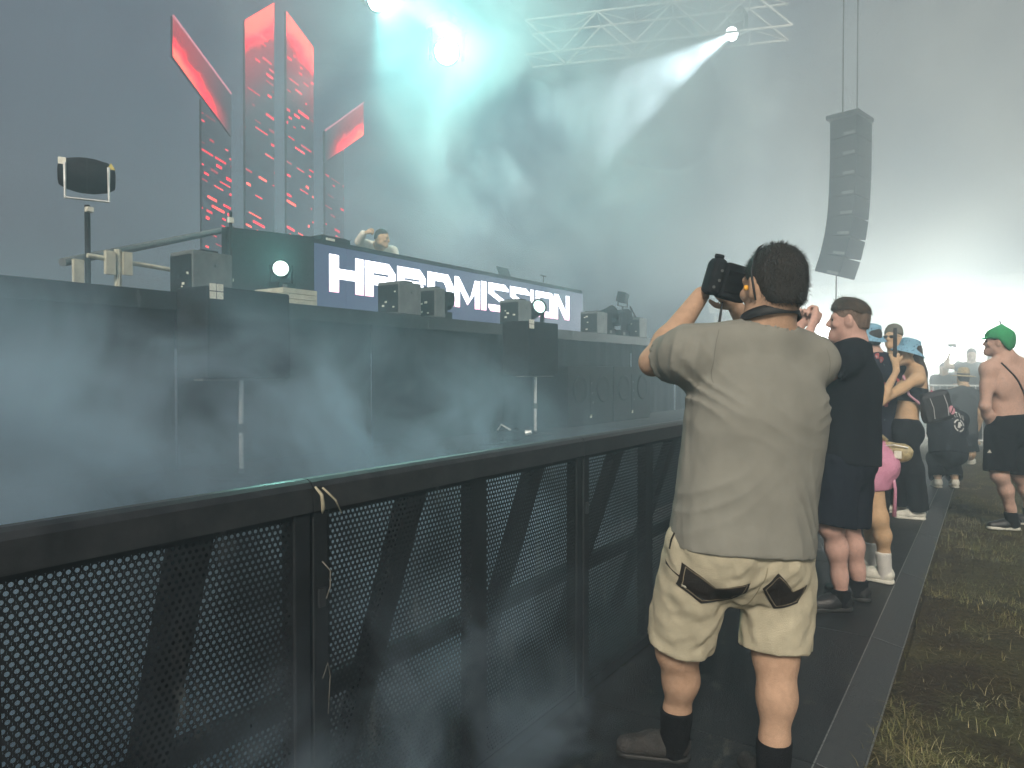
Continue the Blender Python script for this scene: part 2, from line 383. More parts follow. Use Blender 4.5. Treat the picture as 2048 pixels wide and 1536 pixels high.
GL = {
 'H': [[(0,0),(.27,0),(.27,1),(0,1)], [(.27,.36),(.75,.36),(.75,.64),(.27,.64)], [(.75,0),(1,0),(1,1),(.75,1)]],
 'A': [[(0,0),(.27,0),(.27,1),(0,1)], [(.27,.68),(.78,.68),(.9,.86),(.78,1),(.27,1)], [(.27,.34),(1,.34),(1,.62),(.27,.62)], [(.78,.62),(1,.62),(1,.74),(.9,.86),(.78,.68)], [(.76,0),(1,0),(1,.34),(.76,.34)]],
 'R': [[(0,0),(.27,0),(.27,.62),(0,.62)], [(0,.62),(.25,.62),(.25,1),(0,1)], [(.25,.68),(.78,.68),(.92,.85),(.78,1),(.25,1)], [(.27,.36),(1,.36),(.92,.5),(.86,.62),(.27,.62)], [(.78,.62),(1,.55),(1,.74),(.92,.85),(.78,.68)], [(.68,0),(1,0),(1,.36),(.68,.36)]],
 'D': [[(0,0),(.27,0),(.27,1),(0,1)], [(.27,.74),(.62,.74),(.80,1),(.27,1)], [(.62,.74),(.72,.56),(1,.56),(1,.66),(.80,1)], [(.72,0),(1,0),(1,.56),(.72,.56)], [(.27,0),(.72,0),(.72,.26),(.27,.26)]],
 'M': [[(0,0),(.2,0),(.2,.58),(0,1)], [(0,1),(.16,1),(.60,.30),(.50,.10),(.2,.58)], [(.50,.10),(.60,.30),(.80,.96),(1,.96),(.8,.50)], [(.8,0),(1,0),(1,.96),(.8,.50)]],
 'I': [[(0,0),(1,0),(1,1),(0,1)]],
 'S': [[(0,1),(.80,1),(1,.84),(1,.76),(.27,.76),(0,.9)], [(0,.9),(.27,.76),(.27,.68),(1,.34),(.76,.26),(0,.62)], [(1,.34),(1,.10),(.9,0),(.70,0),(.70,.24),(.76,.26)], [(0,.24),(.70,.24),(.70,0),(.12,0),(0,.14)]],
 'O': [[(0,0),(.22,0),(.22,1),(0,1)], [(.22,.76),(.78,.76),(.78,1),(.22,1)], [(.78,0),(1,0),(1,.88),(.88,1),(.78,1)], [(.22,0),(.78,0),(.78,.24),(.22,.24)]],
 'N': [[(0,0),(.24,0),(.24,.60),(0,1)], [(0,1),(.26,1),(.76,.36),(.76,0),(.70,0),(.24,.60)], [(.76,0),(1,0),(1,1),(.76,1)]],
}
for ch, ya, yb in [('H',5.829,6.385),('A',6.408,6.955),('R',6.992,7.56),('D',7.602,8.173),('M',8.204,8.818),('I',8.852,8.99),('S',9.042,9.609),('S',9.647,10.247),('I',10.267,10.373),('O',10.437,11.037),('N',11.06,11.614)]:
    mb = MB()
    for poly in GL[ch]:
        mb.prism(poly, lambda u, v, w, a=ya, b=yb: (BXF+.002+w, a+(b-a)*u, 2.415+.445*v), .003)
    mb.build('letter', M['letter'], BT)
# slanted side wing of the booth
wg = MB(); wg.add([(-6.47,5.58,DZ+.004),(-6.9,4.75,DZ+.004),(-6.9,4.75,3.04),(-6.47,5.58,3.015),(-6.55,5.62,DZ+.004),(-7.0,4.75,DZ+.004),(-7.0,4.75,3.04),(-6.55,5.62,3.015)],
       [(0,1,2,3),(4,7,6,5),(0,4,5,1),(1,5,6,2),(2,6,7,3),(3,7,4,0)]); wg.build('side_wing', M['black_plastic'], BT)
tag(BT, 'DJ booth fronted by dark LED screen with big white HARDMISSION lettering', 'DJ booth')
# gear on the booth table
gx = empty('dj_mixer', (-6.86, 6.12, BZ1))
MB().box((0,0,.05), (.34,.46,.09), None, .008).build('case', M['black_plastic'], gx)
MB().box((0,0,.102), (.28,.38,.012)).build('control_face', M['grey_case'], gx)
for k in range(5): MB().lathe([(.012,0),(.012,.02),(.009,.022)], T((-.08+.04*k, .1, .108)), 10).build('knob', M['white_label'], gx)
MB().b2((.171,-.17,.04),(.174,-.03,.07)).build('maker_plate', M['white_label'], gx)
tag(gx, 'black DJ mixer on the left end of the booth top', 'mixer')
ls = empty('laptop', (-6.85, 10.25, BZ1))
MB().box((0,0,.012), (.26,.36,.02), None, .004).build('keyboard_base', M['black_plastic'], ls)
m4 = Euler((0, R(-22), 0)).to_matrix()
MB().box((-.17,0,.14), (.012,.36,.25), m4, .003).build('lid', M['black_plastic'], ls)
M['paper'] = emit('white_screen_logo', (1,.9,.9), 1.6)
MB().add([(-.148,-.15,.03),(-.148,.10,.03),(-.19,.10,.15)], [(0,1,2)]).build('glowing_mark', M['paper'], ls)
tag(ls, 'open laptop with a bright triangle on the right part of the booth', 'laptop')

# ------------------------------------------------------------------ boxes and lights along the stage edge
def fx_box(y, w=.34, h=.33, d=.30, lab='', x=-5.02):
    e = empty('effects_box', (x, y, DZ+.012))
    MB().box((-d/2, w/2, h/2+.012), (d, w, h), None, .008).build('case', M['grey_case'], e)
    MB().b2((-d+.01, -.006, .03), (-.012, -.001, h-.02)).build('connector_panel', M['black_plastic'], e)
    for k in range(7):
        a = random.uniform(.03, d-.06); z = random.uniform(.05, h-.07); s_ = random.uniform(.015,.04)
        MB().b2((-a-s_, -.010, z), (-a, -.0065, z+s_*.6)).build('socket', M['white_label'] if k < 4 else M['black_metal'], e)
    MB().b2((-d*.9, w*.3, h+.013), (-d*.1, w*.7, h+.03)).build('handle', M['black_plastic'], e)
    for dx in (-d+.03, -.03):
        for dy in (.03, w-.03): MB().lathe([(.014,0),(.014,.012)], T((dx,dy,0)), 8).build('foot', M['black_plastic'], e)
    MB().box((.002, w*.55, h*.72), (.003,.012,.02)).build('lock', M['black_metal'], e)
    tag(e, lab, 'effects box', 'effects boxes along the stage edge'); return e
fx_box(3.16, lab='grey effects box on the stage edge above the left pole speaker')
fx_box(5.43, lab='grey effects box below the letters A and R')
fx_box(7.66, .30, lab='grey effects box above the right pole speaker')
fx_box(9.86, .34, lab='grey effects box right of the last letter')
fx_box(11.45, .30, lab='rightmost grey effects box, near the raised elbow')
def moving_light(loc, d, lab, lit=None, s=1.0, strength=30, base=True, col=(.9,1,.92), hang=False):
    e = empty('moving_light', loc); sg = -1 if hang else 1
    MB().box((0,0,.06*s*sg), (.30*s,.34*s,.12*s), None, .012*s).build('base', M['black_plastic'], e)
    MB().box((.155*s, -.06*s, .06*s*sg), (.006,.08*s,.05*s)).build('display', M['grey_case'], e)
    d = Vector(d).normalized(); yaw = math.atan2(d.y, d.x)
    Rz = Matrix.Rotation(yaw, 4, 'Z')
    for sd in (-1, 1):
        b = MB(); b.box((0, sd*.17*s, .26*s*sg), (.12*s,.035*s,.30*s), None, .01*s); o = b.build('yoke_arm', M['black_plastic'], e); o.matrix_local = Rz
    c = Vector((0,0,.33*s*sg)); A = T(c) @ aim(d)
    h = MB(); h.lathe([(.03*s,-.24*s),(.10*s,-.22*s),(.125*s,-.12*s),(.13*s,.08*s),(.145*s,.16*s),(.145*s,.215*s),(.125*s,.22*s),(.12*s,.20*s)], A, 28)
    hd = h.build('head', M['black_plastic'], e, True)
    for k in range(4):
        MB().lathe([(.1365*s,-.09*s+k*.05*s),(.1365*s,-.075*s+k*.05*s)], A, 28).build('cooling_rib', M['black_metal'], hd)
    ln = MB(); ln.lathe([(.118*s,.202*s),(.09*s,.212*s),(.02*s,.219*s)], A, 28)
    lm = emit('lens_lit', col, strength) if lit else mat('lens_dark', (.03,.04,.05), .08, 0, .1, 5)
    ln.build('lens', lm, hd, True)
    tag(e, lab, 'stage light'); e['aim'] = list(d)
    return e, Vector(loc)+c+d*.24*s
def spot(name, loc, d, energy, size_deg, blend=.4, col=(1,1,1), r=.05):
    l = bpy.data.lights.new(name, 'SPOT'); l.energy = energy; l.spot_size = R(size_deg); l.spot_blend = blend; l.color = col; l.shadow_soft_size = r
    o = bpy.data.objects.new(name, l); COL.objects.link(o); o.location = loc; o.rotation_euler = (-Vector(d)).to_track_quat('Z', 'Y').to_euler(); return o
TEAL = (.36, 1.0, .86)
e, p = moving_light((-5.25, 4.16, DZ+.15), (.72,-.66,.0), 'lit stage light left of the letter H, on a striped riser', True, .55, 5, col=(.8,1,.85))
spot('stage_spot', p, (.72,-.66,.02), 60, 50, .6, TEAL)
rs = empty('riser_box', (-5.22, 4.16, DZ+.012))
for k, (z0, z1) in enumerate(((0,.045),(.049,.09),(.094,.137))):
    MB().b2((-.18,-.2+(.03 if k else .08),z0),(.2,.2,z1)).build('board', M['pale_metal'], rs)
tag(rs, 'pale striped riser box under the lit lamp left of the letter H', 'riser')
moving_light((-5.16, 6.22, DZ+.012), (.30,.85,-.12), 'unlit stage light below the letters D and M', False, .72)
fx_box(6.0, .17, .32, lab='narrow grey effects box below the letter D')
e, p = moving_light((-5.18, 8.28, DZ+.012), (.80,-.45,.28), 'lit stage light beside the letter N, pointing at the camera', True, .75, 3, col=(.6,.9,.8))
spot('stage_spot', p, (.80,-.45,.28), 60, 40, .6, TEAL)
e, p = moving_light((-5.18, 10.42, DZ+.012), (.55,.80,.40), 'lit stage light right of the booth, sending a short beam to the right', True, .9, 25)
spot('stage_spot', p, (.55,.80,.40), 200, 26, .5, (.75,1,.85), .06)
moving_light((-5.3, 11.15, DZ+.012), (.4,.8,.1), 'unlit stage light between the two rightmost effects boxes', False, 1.0)
# spare pole lamp at the right end of the stage
pl = empty('pole_floodlight', (-5.6, 12.0, DZ))
MB().tube([(0,0,0),(0,0,.62)], .018, 8).build('pole', M['black_metal'], pl)
MB().box((0,0,.78), (.16,.34,.18), Euler((0,R(12),R(15))).to_matrix(), .012).build('housing', M['black_plastic'], pl)
MB().tube([(0,-.2,.80),(0,-.2,.62),(0,.2,.62),(0,.2,.80)], .012, 8).build('bracket', M['black_metal'], pl)
tag(pl, 'small dark floodlight on a pole at the right end of the stage', 'floodlight')

# ------------------------------------------------------------------ pole speakers, subwoofers
def pole_speaker(y, lab):
    e = empty('pole_speaker', (-4.3, y, .75))
    MB().lathe([(.22,0),(.22,.015),(.03,.02),(.03,.05)], None, 20).build('base', M['black_metal'], e)
    MB().tube([(0,0,.05),(0,0,.66)], .0165, 10).build('pole', M['alu'], e)
    MB().tube([(0,0,.30),(.0,.0,.36)], .026, 10).build('clamp', M['black_metal'], e)
    MB().box((0,.0,.665), (.10,.64,.012)).build('mount_bar', M['grey_case'], e)
    MB().box((-.06,0,.975), (.34,.66,.60), None, .012).build('cabinet', M['black_plastic'], e)
    MB().box((.1115,0,.975), (.004,.62,.56)).build('grille', M['black_cloth'], e)
    for i in (0,1):
        for j in (0,1): MB().box((.1145,-.285+.052*i,1.215+.052*j), (.003,.046,.046)).build('sticker', M['white_label'], e)
    tag(e, lab, 'speaker', 'pole mounted speakers in front of the stage'); return e
pole_speaker(3.06, 'black pole speaker with white square sticker on the left, in the smoke')
pole_speaker(6.90, 'black pole speaker with white square sticker right of the lettering centre')
def subwoofer(y, lab):
    e = empty('subwoofer', (-4.6, y, .754))
    MB().box((-.2,0,.395), (.7,1.30,.785), None, .01).build('cabinet', M['black_plastic'], e)
    for yy in (-.32,.34):
        c = MB(); c.lathe([(.19,-.02),(.185,.012),(.16,.012),(.05,-.055),(.02,-.05)], T((.158,yy,.48)) @ aim((1,0,0)), 24); c.build('driver', M['black_plastic'], e, True)
    MB().b2((.151,-.05,.12),(.156,.05,.68)).build('port', M['black_cloth'], e)
    MB().box((.154,-.02,.12), (.004,.05,.05)).build('badge', M['white_label'], e)
    for k in range(3): MB().box((.155,.03-.02*k,.3+.13*k), (.006,.02,.03)).build('latch', M['grey_case'], e)
    tag(e, lab, 'subwoofer', 'subwoofers on the front platform'); return e
subwoofer(8.57, 'black subwoofer cabinet on the low platform, left one of the pair')
subwoofer(9.90, 'black subwoofer cabinet on the low platform, right one behind the elbow')
fm = empty('fog_machine', (-4.19, 6.25, .75))
MB().box((0,0,.06), (.22,.34,.10), Euler((0,0,.3)).to_matrix(), .015).build('body', M['black_plastic'], fm)
MB().lathe([(.03,0),(.022,.06)], T((.1,.12,.07)) @ aim((1,.4,.2)), 12).build('nozzle', M['alu'], fm)
MB().tube([(-.08,-.14,.11),(-.02,-.16,.17),(.06,-.1,.11)], .01, 6).build('handle', M['alu'], fm)
MB().tube([(.02,-.18,.04),(.2,-.4,.015),(.1,-.7,.012)], .01, 6).build('lead', M['cable'], fm)
tag(fm, 'small black fog machine lying on the low platform', 'fog machine')

# ------------------------------------------------------------------ drum fan on a stand and pale rig at stage left
fn = empty('drum_floodlight', (-6.2, 2.97, DZ))
MB().tube([(0,0,0),(0,0,.80)], .022, 10).build('pole', M['black_metal'], fn)
MB().lathe([(.2,0),(.2,.02),(.03,.03)], None, 16).build('base', M['black_metal'], fn)
dd = Vector((.9,-.43,.1)).normalized(); side = Vector((.43,.9,0)).normalized(); A = T((0,0,1.04)) @ aim(side)
d_ = MB(); d_.lathe([(.05,-.205),(.09,-.20),(.122,-.15),(.143,-.05),(.143,.05),(.122,.15),(.09,.20),(.05,.205)], A, 30); dr = d_.build('drum', M['black_plastic'], fn, True)
for k in range(5): MB().lathe([(.1475-.008*abs(k-2)**1.6,-.125+.06*k),(.1475-.008*abs(k-2)**1.6,-.115+.06*k)], A, 30).build('guard_ring', M['black_metal'], dr)
u = [Vector((0,0,1.06))+side*.222+Vector((0,0,.02)), Vector((0,0,.80))+side*.222, Vector((0,0,.80))-side*.222, Vector((0,0,1.06))-side*.222+Vector((0,0,.02))]
u = [q-side*(.07 if i < 2 else -.07)+dd*.15 for i, q in enumerate(u)]
MB().tube(u, .012, 8).build('bracket', M['alu'], fn)
for sd in (-1,1):
    c = Vector((0,0,1.09))+side*sd*(-.17)+dd*.147
    if sd == 1: MB().box(c, (.055,.055,.006), aim(dd).to_3x3()).build('sticker', M['white_label'], fn)
    else:
        MB().add([c+side*v[0]+Vector((0,0,v[1])) for v in ((-.03,-.025),(.03,-.025),(0,.03))], [(0,1,2)]).build('sticker', M['yellow_label'], fn)
MB().box((.03,0,.76), (.05,.05,.04)).build('clamp', M['white_label'], fn)
tag(fn, 'dark drum shaped lamp in a pale U bracket on a stage stand', 'stage light')
def bar_obj(name, pts, r, m, lab, cat):
    return tag(MB().tube(pts, r, 8).build(name, m, None), lab, cat)
rg = empty('stage_handrail', (-6.0, 3.1, DZ))
MB().tube([(-.3,-.28,.32),(-1.6,2.2,1.15)], .035, 8).build('sloping_rail', M['grey_case'], rg)
MB().tube([(-.02,0.02,0),(-.02,0.02,.44)], .028, 8).build('post', M['pale_metal'], rg)
MB().tube([(-.02,-.22,.36),(-.02,1.1,.30)], .02, 8).build('mid_rail', M['pale_metal'], rg)
for yy, z in ((-.055,.32),(.085,.33),(-.30,.22)):
    MB().box((0,yy,z), (.04,.075,.19)).build('bracket_plate', M['pale_metal'], rg)
tag(rg, 'pale handrail with bracket plates left of the effects box', 'handrail')
for (y, w_, h_, lab) in ((1.2,1.6,.52,'dark equipment case at the far left of the stage'),):
    c = empty('equipment_case', (-6.3, y, DZ))
    MB().box((0,0,h_/2), (.8,w_,h_), None, .015).build('case', M['black_plastic'], c)
    for yy in (-w_/2+.05, 0, w_/2-.05): MB().box((.403,yy,h_/2), (.008,.04,h_-.02)).build('edge_strip', M['black_metal'], c)
    for yy in (-.3,.5): MB().box((.408,yy,h_*.95), (.006,.12,.012)).build('latch', M['alu'], c)
    tag(c, lab, 'case')
st = empty('lamp_stand', (-5.9, 4.1, DZ))
MB().tube([(0,0,0),(0,0,.92)], .014, 8).build('pole', M['black_metal'], st)
MB().box((0,0,.84), (.03,.05,.05)).build('clamp', M['white_label'], st); MB().box((0,0,.1), (.06,.08,.18)).build('foot_block', M['grey_case'], st)
tag(st, 'thin black stand behind the leftmost effects box', 'stand')
bt = empty('stair_rail', (-5.7, 12.6, DZ))
for k in range(6): MB().tube([(0,.12*k,0),(0,.12*k,.62-.09*k)], .012, 6).build('baluster', M['black_metal'], bt)
MB().tube([(0,-.05,.66),(0,.72,.10)], .016, 6).build('handrail', M['black_metal'], bt)
tag(bt, 'dark sloping stair railing at the right end of the stage', 'railing')
ms = empty('microphone_stand', (-6.9, 11.35, BZ1)); MB().tube([(0,0,0),(0,0,.22)], .008, 6).build('pole', M['black_metal'], ms); MB().tube([(0,-.09,.22),(0,.09,.22)], .012, 6).build('microphone', M['black_metal'], ms)
tag(ms, 'short T shaped microphone stand on the right end of the booth', 'microphone stand')

# ------------------------------------------------------------------ red LED columns behind
def column_material(name, y0, y1, ze0, ze1, zb, edge, side=0, dim=1.0):
    """screen picture: red glow hugging one edge, short slanted red dashes lower down"""
    m = bpy.data.materials.new(name); m.use_nodes = True; nt = m.node_tree; nt.nodes.clear(); N = nt.nodes.new; L = nt.links.new
    tc = N('ShaderNodeTexCoord'); sx = N('ShaderNodeSeparateXYZ'); L(tc.outputs['Object'], sx.inputs[0])
    def mt(op, a, b=None):
        n = N('ShaderNodeMath'); n.operation = op
        for i, v in enumerate((a, b)):
            if v is None: continue
            if isinstance(v, (int, float)): n.inputs[i].default_value = v
            else: L(v, n.inputs[i])
        return n.outputs[0]
    def mr(v, a, b, c, d):
        n = N('ShaderNodeMapRange'); n.interpolation_type = 'SMOOTHSTEP'; L(v, n.inputs[0]); n.inputs[1].default_value = a; n.inputs[2].default_value = b; n.inputs[3].default_value = c; n.inputs[4].default_value = d; return n.outputs[0]
    y, z = sx.outputs[1], sx.outputs[2]
    u = mt('DIVIDE', mt('SUBTRACT', y, y0), y1-y0)
    ze = mt('ADD', mt('MULTIPLY', u, ze1-ze0), ze0)
    dist = mt('SUBTRACT', ze, z) if edge == 'top' else mt('SUBTRACT', z, ze)
    nz = N('ShaderNodeTexNoise'); nz.inputs['Scale'].default_value = 2.6; nz.inputs['Detail'].default_value = 4; L(tc.outputs['Object'], nz.inputs['Vector'])
    dn = mt('ADD', dist, mt('MULTIPLY', mt('SUBTRACT', nz.outputs[0], .5), .5))
    if edge == 'top':
        glow = mt('ADD', mr(dn, .15, .75, .85, .0), mr(dist, .4, 2.0, .22, .0))
    else:
        lr = mr(u, 0, 1, 1.0, .0) if side > 0 else mr(u, 0, 1, .0, 1.0)       # brighter toward one end
        near = mr(dn, .0, .42, 1.0, .0)
        glow = mt('MULTIPLY', mt('ADD', mt('MULTIPLY', near, .95), .20), mt('POWER', lr, .8))
    # dashes : slanted rows, random cells
    v = mt('ADD', mt('MULTIPLY', z, 7.5), mt('MULTIPLY', y, 2.2)); row = mt('FLOOR', v); fr = mt('SUBTRACT', v, row)
    w1 = N('ShaderNodeTexWhiteNoise'); w1.noise_dimensions = '1D'; L(row, w1.inputs['W'])
    uu = mt('ADD', mt('MULTIPLY', y, 3.1), mt('MULTIPLY', w1.outputs['Value'], 7.0)); cell = mt('FLOOR', uu); fu = mt('SUBTRACT', uu, cell)
    cb = N('ShaderNodeCombineXYZ'); L(row, cb.inputs[0]); L(cell, cb.inputs[1])
    w2 = N('ShaderNodeTexWhiteNoise'); w2.noise_dimensions = '2D'; L(cb.outputs[0], w2.inputs['Vector'])
    sc_ = N('ShaderNodeSeparateColor'); L(w2.outputs['Color'], sc_.inputs[0])
    on = mt('GREATER_THAN', w2.outputs['Value'], .52)
    long_ = mt('LESS_THAN', fu, mt('ADD', mt('MULTIPLY', sc_.outputs[1], .8), .08))
    thin = mt('LESS_THAN', mt('ABSOLUTE', mt('SUBTRACT', fr, .5)), mt('ADD', mt('MULTIPLY', sc_.outputs[2], .16), .05))
    inten = mt('POWER', sc_.outputs[0], 2.5)
    dash = mt('MULTIPLY', mt('MULTIPLY', on, long_), mt('MULTIPLY', thin, inten))
    low = mr(z, zb, zb+3.2, 1.9*dim, .7*dim)
    tot = mt('ADD', glow, mt('MULTIPLY', dash, low)) if edge == 'top' else glow
    if dim < 1: tot = mt('MULTIPLY', dash, low)
    cr = N('ShaderNodeValToRGB'); e = cr.color_ramp.elements; e[0].position = 0; e[0].color = (.016,.019,.023,1); e[1].position = 1; e[1].color = (1,.09,.06,1)  # unlit pixels emit faint grey: haze put into the colour so slabs blend in
    k = cr.color_ramp.elements.new(.22); k.color = (.18,.014,.02,1); k = cr.color_ramp.elements.new(.6); k.color = (.9,.012,.03,1)
    L(tot, cr.inputs[0])
    em = N('ShaderNodeEmission'); em.inputs[1].default_value = 4.0; L(cr.outputs[0], em.inputs[0])
    o = N('ShaderNodeOutputMaterial'); L(em.outputs[0], o.inputs[0]); return m
M['pink_edge'] = emit('pink_edge', (.9,.35,.42), 1.0)
CX = -12.0
def led_column(poly, edge, lab, line=None, zb=3.6, side=0, dim=1.0):
    """poly: (y, z) corners ; edge: 'top'/'bottom' given by its two end points"""
    e = empty('led_column', (0,0,0))
    MB().prism(poly, lambda u, v, w: (CX-.07+w, u, v), .066).build('cabinet', M['black_plastic'], e)
    (ya, za), (yb, zb_) = edge[1]
    m = column_material('led_picture', ya, yb, za, zb_, zb, edge[0], side, dim)
    cen = (sum(p[0] for p in poly)/len(poly), sum(p[1] for p in poly)/len(poly))
    f = MB(); f.add([(CX, u, v) for u, v in poly], [tuple(range(len(poly)))]); f.build('screen', m, e)
    if line:
        MB().tube([(CX+.01, *line[0]), (CX+.01, *line[1])], .018, 6).build('edge_strip', M['pink_edge'], e)
    tag(e, lab, 'LED screen', 'red LED columns at the back of the stage'); return e
led_column([(7.21,7.01),(8.37,5.92),(8.37,6.72),(7.21,7.73)], ('bottom', ((7.21,7.01),(8.37,5.92))), 'leftmost slanted LED blade, red along its lower edge', ((7.21,7.73),(8.37,6.72)), side=1)
led_column([(8.67,3.0),(9.33,3.0),(9.36,8.86),(8.68,8.24)], ('top', ((8.68,8.24),(9.36,8.86))), 'tallest LED column, glowing red at its peak', None)
led_column([(9.64,3.0),(10.33,3.0),(10.36,8.34),(9.66,8.82)], ('top', ((9.66,8.82),(10.36,8.34))), 'LED column right of the tallest one, red tip sloping right', None)
led_column([(10.66,6.0),(11.81,6.89),(11.81,7.63),(10.66,6.67)], ('bottom', ((10.66,6.0),(11.81,6.89))), 'rightmost slanted LED blade, small red lower tip', ((10.66,6.67),(11.81,7.63)), side=-1)
led_column([(7.75,3.0),(8.36,3.0),(8.36,5.88),(7.75,6.45)], ('top', ((7.75,6.45),(8.36,5.88))), 'dim LED column under the leftmost blade', None, dim=.55)
led_column([(10.67,3.0),(11.2,3.0),(11.2,6.40),(10.67,5.98)], ('top', ((10.67,5.98),(11.2,6.40))), 'dim LED column under the rightmost blade', None, dim=.55)

# ------------------------------------------------------------------ overhead truss
def truss(A, B, w, h, lab):
    e = empty('lighting_truss', A); A = Vector(A); B = Vector(B); d = (B-A); L = d.length; d.normalize()
    s_ = d.cross(Vector((0,0,1))).normalized(); up = Vector((0,0,1))
    P = lambda t, a, b: d*t + s_*(a*w/2) + up*(b*h/2)
    for a in (-1,1):
        for b in (-1,1): MB().tube([P(0,a,b), P(L,a,b)], .028, 8).build('chord', M['alu'], e)
    n = int(L/(h*1.0)); st_ = L/n
    for i in range(n):
        t0, t1 = i*st_, (i+1)*st_
        for a in (-1,1):
            MB().tube([P(t0,a,-1 if i % 2 else 1), P(t1,a,1 if i % 2 else -1)], .024, 6).build('diagonal', M['alu'], e)
        for b in (-1,1):
            MB().tube([P(t0,-1,b), P(t0,1,b)], .016, 6).build('cross_member', M['alu'], e)
            MB().tube([P(t0,-1 if i % 2 else 1,b), P(t1,1 if i % 2 else -1,b)], .014, 6).build('lace', M['alu'], e)
    return tag(e, lab, 'truss'), P
tr, P = truss((-9.2, 14.47, 9.25), (-3.7, 16.43, 9.25), .72, .80, 'silver lighting truss hanging at the top of the picture')
# spots on the truss and behind the booth
BEAM_FROM = Vector((-4.84, 16.0, 8.95)); DJ_AT = Vector((-7.2, 7.5, 3.2))
dB = (DJ_AT-BEAM_FROM).normalized()
e, p = moving_light(tuple(BEAM_FROM-dB*.24+Vector((0,0,.42))), dB, 'stage light on the truss throwing the white beam', True, 1.25, 40, hang=True, col=(.9,1,1))
spot('truss_spot', p, dB, 15000, 17, .35, (.82,.95,1.0), .06)
for loc, lab, en in (((-8.9, 11.0, 7.72), 'blazing teal white stage light above the booth', 620), ((-10.0, 10.25, 8.75), 'blazing teal white stage light at the top edge of the picture', 1500)):
    to = (Vector((0,0,1.0) if 'above' in lab else (-.5,8.0,1.0))-Vector(loc)).normalized()
    e, p = moving_light(tuple(Vector(loc)-to*.36+Vector((0,0,.63))), to, lab, True, 1.9, 120, hang=True, col=(.72,1,.88))
    spot('stage_spot', p, to, en, 62 if 'above' in lab else 58, .9 if 'above' in lab else .25, TEAL, .10)
# support bar for those two
sb = empty('lamp_bar', (-9.45, 10.6, 8.7))
MB().tube([(-1.2,-1.0,.30),(.9,.75,.30-.0)], .03, 8).build('tube', M['alu'], sb)
tag(sb, 'thin tube carrying the two blazing stage lights', 'bar')

# ------------------------------------------------------------------ line array
def line_array():
    e = empty('line_array_speaker', (-2.15, 14.15, 6.1))
    ang = math.atan2(2.15, -14.15)   # faces the crowd (toward -y), slightly turned
    rot = Matrix.Rotation(R(78), 4, 'Z'); e.matrix_world = T((-2.15,14.15,6.05)) @ rot
    MB().box((0,0,-.04), (.74,.56,.07)).build('flying_frame', M['black_metal'], e)
    p = Vector((0,0,-.09)); a = 0.0
    for i in range(8):
        h = .345; a = R([0,0,1,2,4,8,13,18][i])
        Rm = Matrix.Rotation(a, 4, 'X')
        c = p + (Rm @ Vector((0,0,-h/2)))
        b = MB()
        poly = [(-.36,-.25),(.36,-.25),(.30,.23),(-.30,.23)]
        b.add([Rm @ Vector((x,y,z))+c for z in (-h/2+.006,h/2-.006) for x,y in poly], [(3,2,1,0),(4,5,6,7),(0,1,5,4),(1,2,6,5),(2,3,7,6),(3,0,4,7)])
        bx = b.build('cabinet', M['black_plastic'], e)
        MB().add([Rm @ Vector(v)+c for v in ((-.34,-.254,-h/2+.03),(.34,-.254,-h/2+.03),(.34,-.254,h/2-.03),(-.34,-.254,h/2-.03))], [(0,1,2,3)]).build('grille', M['black_cloth'], bx)
        for sx_ in (-1,1):
            MB().box(Rm @ Vector((sx_*.352,-.12,-h/2+.05))+c, (.012,.20,.05), Rm.to_3x3()).build('rigging_plate', M['grey_case'], bx)
        p = p + (Rm @ Vector((0,0,-h)))
    for sx_ in (-.33,.33): MB().tube([(sx_,0,0),(sx_,0,6)], .012, 6).build('cable', M['cable'], e)
    MB().tube([(-.3,.1,p.z+.05),(-.3,.12,-6.0)], .012, 6).build('speaker_lead', M['cable'], e)
    tag(e, 'tall curved black line array speaker hanging on two cables', 'speaker')
line_array()

# ------------------------------------------------------------------ far marquee, fence and floodlights
MQ = empty('marquee', (0, 34, 0))
for i in range(8):
    xa = -11+4.5*i
    MB().b2((xa+.03,-.02,.02),(xa+4.47,.02,4.25)).build('wall_panel', M['tent'], MQ)
    MB().tube([(xa,-.06,0),(xa,-.06,4.24)], .06, 8).build('post', M['alu'], MQ)
MB().b2((-11.2,-.35,4.25),(25.2,-.30,4.75)).build('valance', M['tent'], MQ)
MB().add([(-11.2,-.32,4.76),(25.2,-.32,4.76),(25.2,10,6.4),(-11.2,10,6.4)], [(0,1,2,3)]).build('roof', M['tent'], MQ)
tag(MQ, 'long white marquee glowing behind the crowd', 'marquee')
def fence(x, y, lab):
    e = empty('fence_panel', (x, y, 0))
    MB().tube([(0,0,.08),(0,0,1.2),(2.1,0,1.2),(2.1,0,.08)], .02, 8).build('frame', M['alu'], e)
    MB().tube([(0,0,.16),(2.1,0,.16)], .016, 8).build('bottom_rail', M['alu'], e)
    for k in range(1,18): MB().tube([(2.1*k/18,0,.17),(2.1*k/18,0,1.19)], .007, 5).build('bar', M['alu'], e)
    for xx in (.3,1.8): MB().b2((xx-.02,-.3,.005),(xx+.02,.3,.03)).build('foot', M['alu'], e)
    tag(e, lab, 'fence', 'steel crowd fence panels'); return e
fence(-1.75, 16.2, 'steel fence panel in front of the backlit crowd, left of the straw hat')
fence(.37, 16.25, 'steel fence panel behind the shirtless man')
def flood(loc, lab, en, s=.5):
    e = empty('floodlight', loc)
    MB().tube([(0,0,-loc[2]+.004),(0,0,-.2)], .03, 8).build('mast', M['black_metal'], e)
    MB().box((0,.10,0), (s,.16,s*.7), None, .02).build('housing', M['black_plastic'], e)
    MB().b2((-s*.46,.008,-s*.31),(s*.46,.018,s*.31)).build('lens', emit('flood_lens', (.95,1,.97), 60), e)
    tag(e, lab, 'floodlight')
    spot('flood_spot', (loc[0], loc[1]-.02, loc[2]), (-.03,-1,-.02), en, 130, .8, (.97,1,.93), .2)
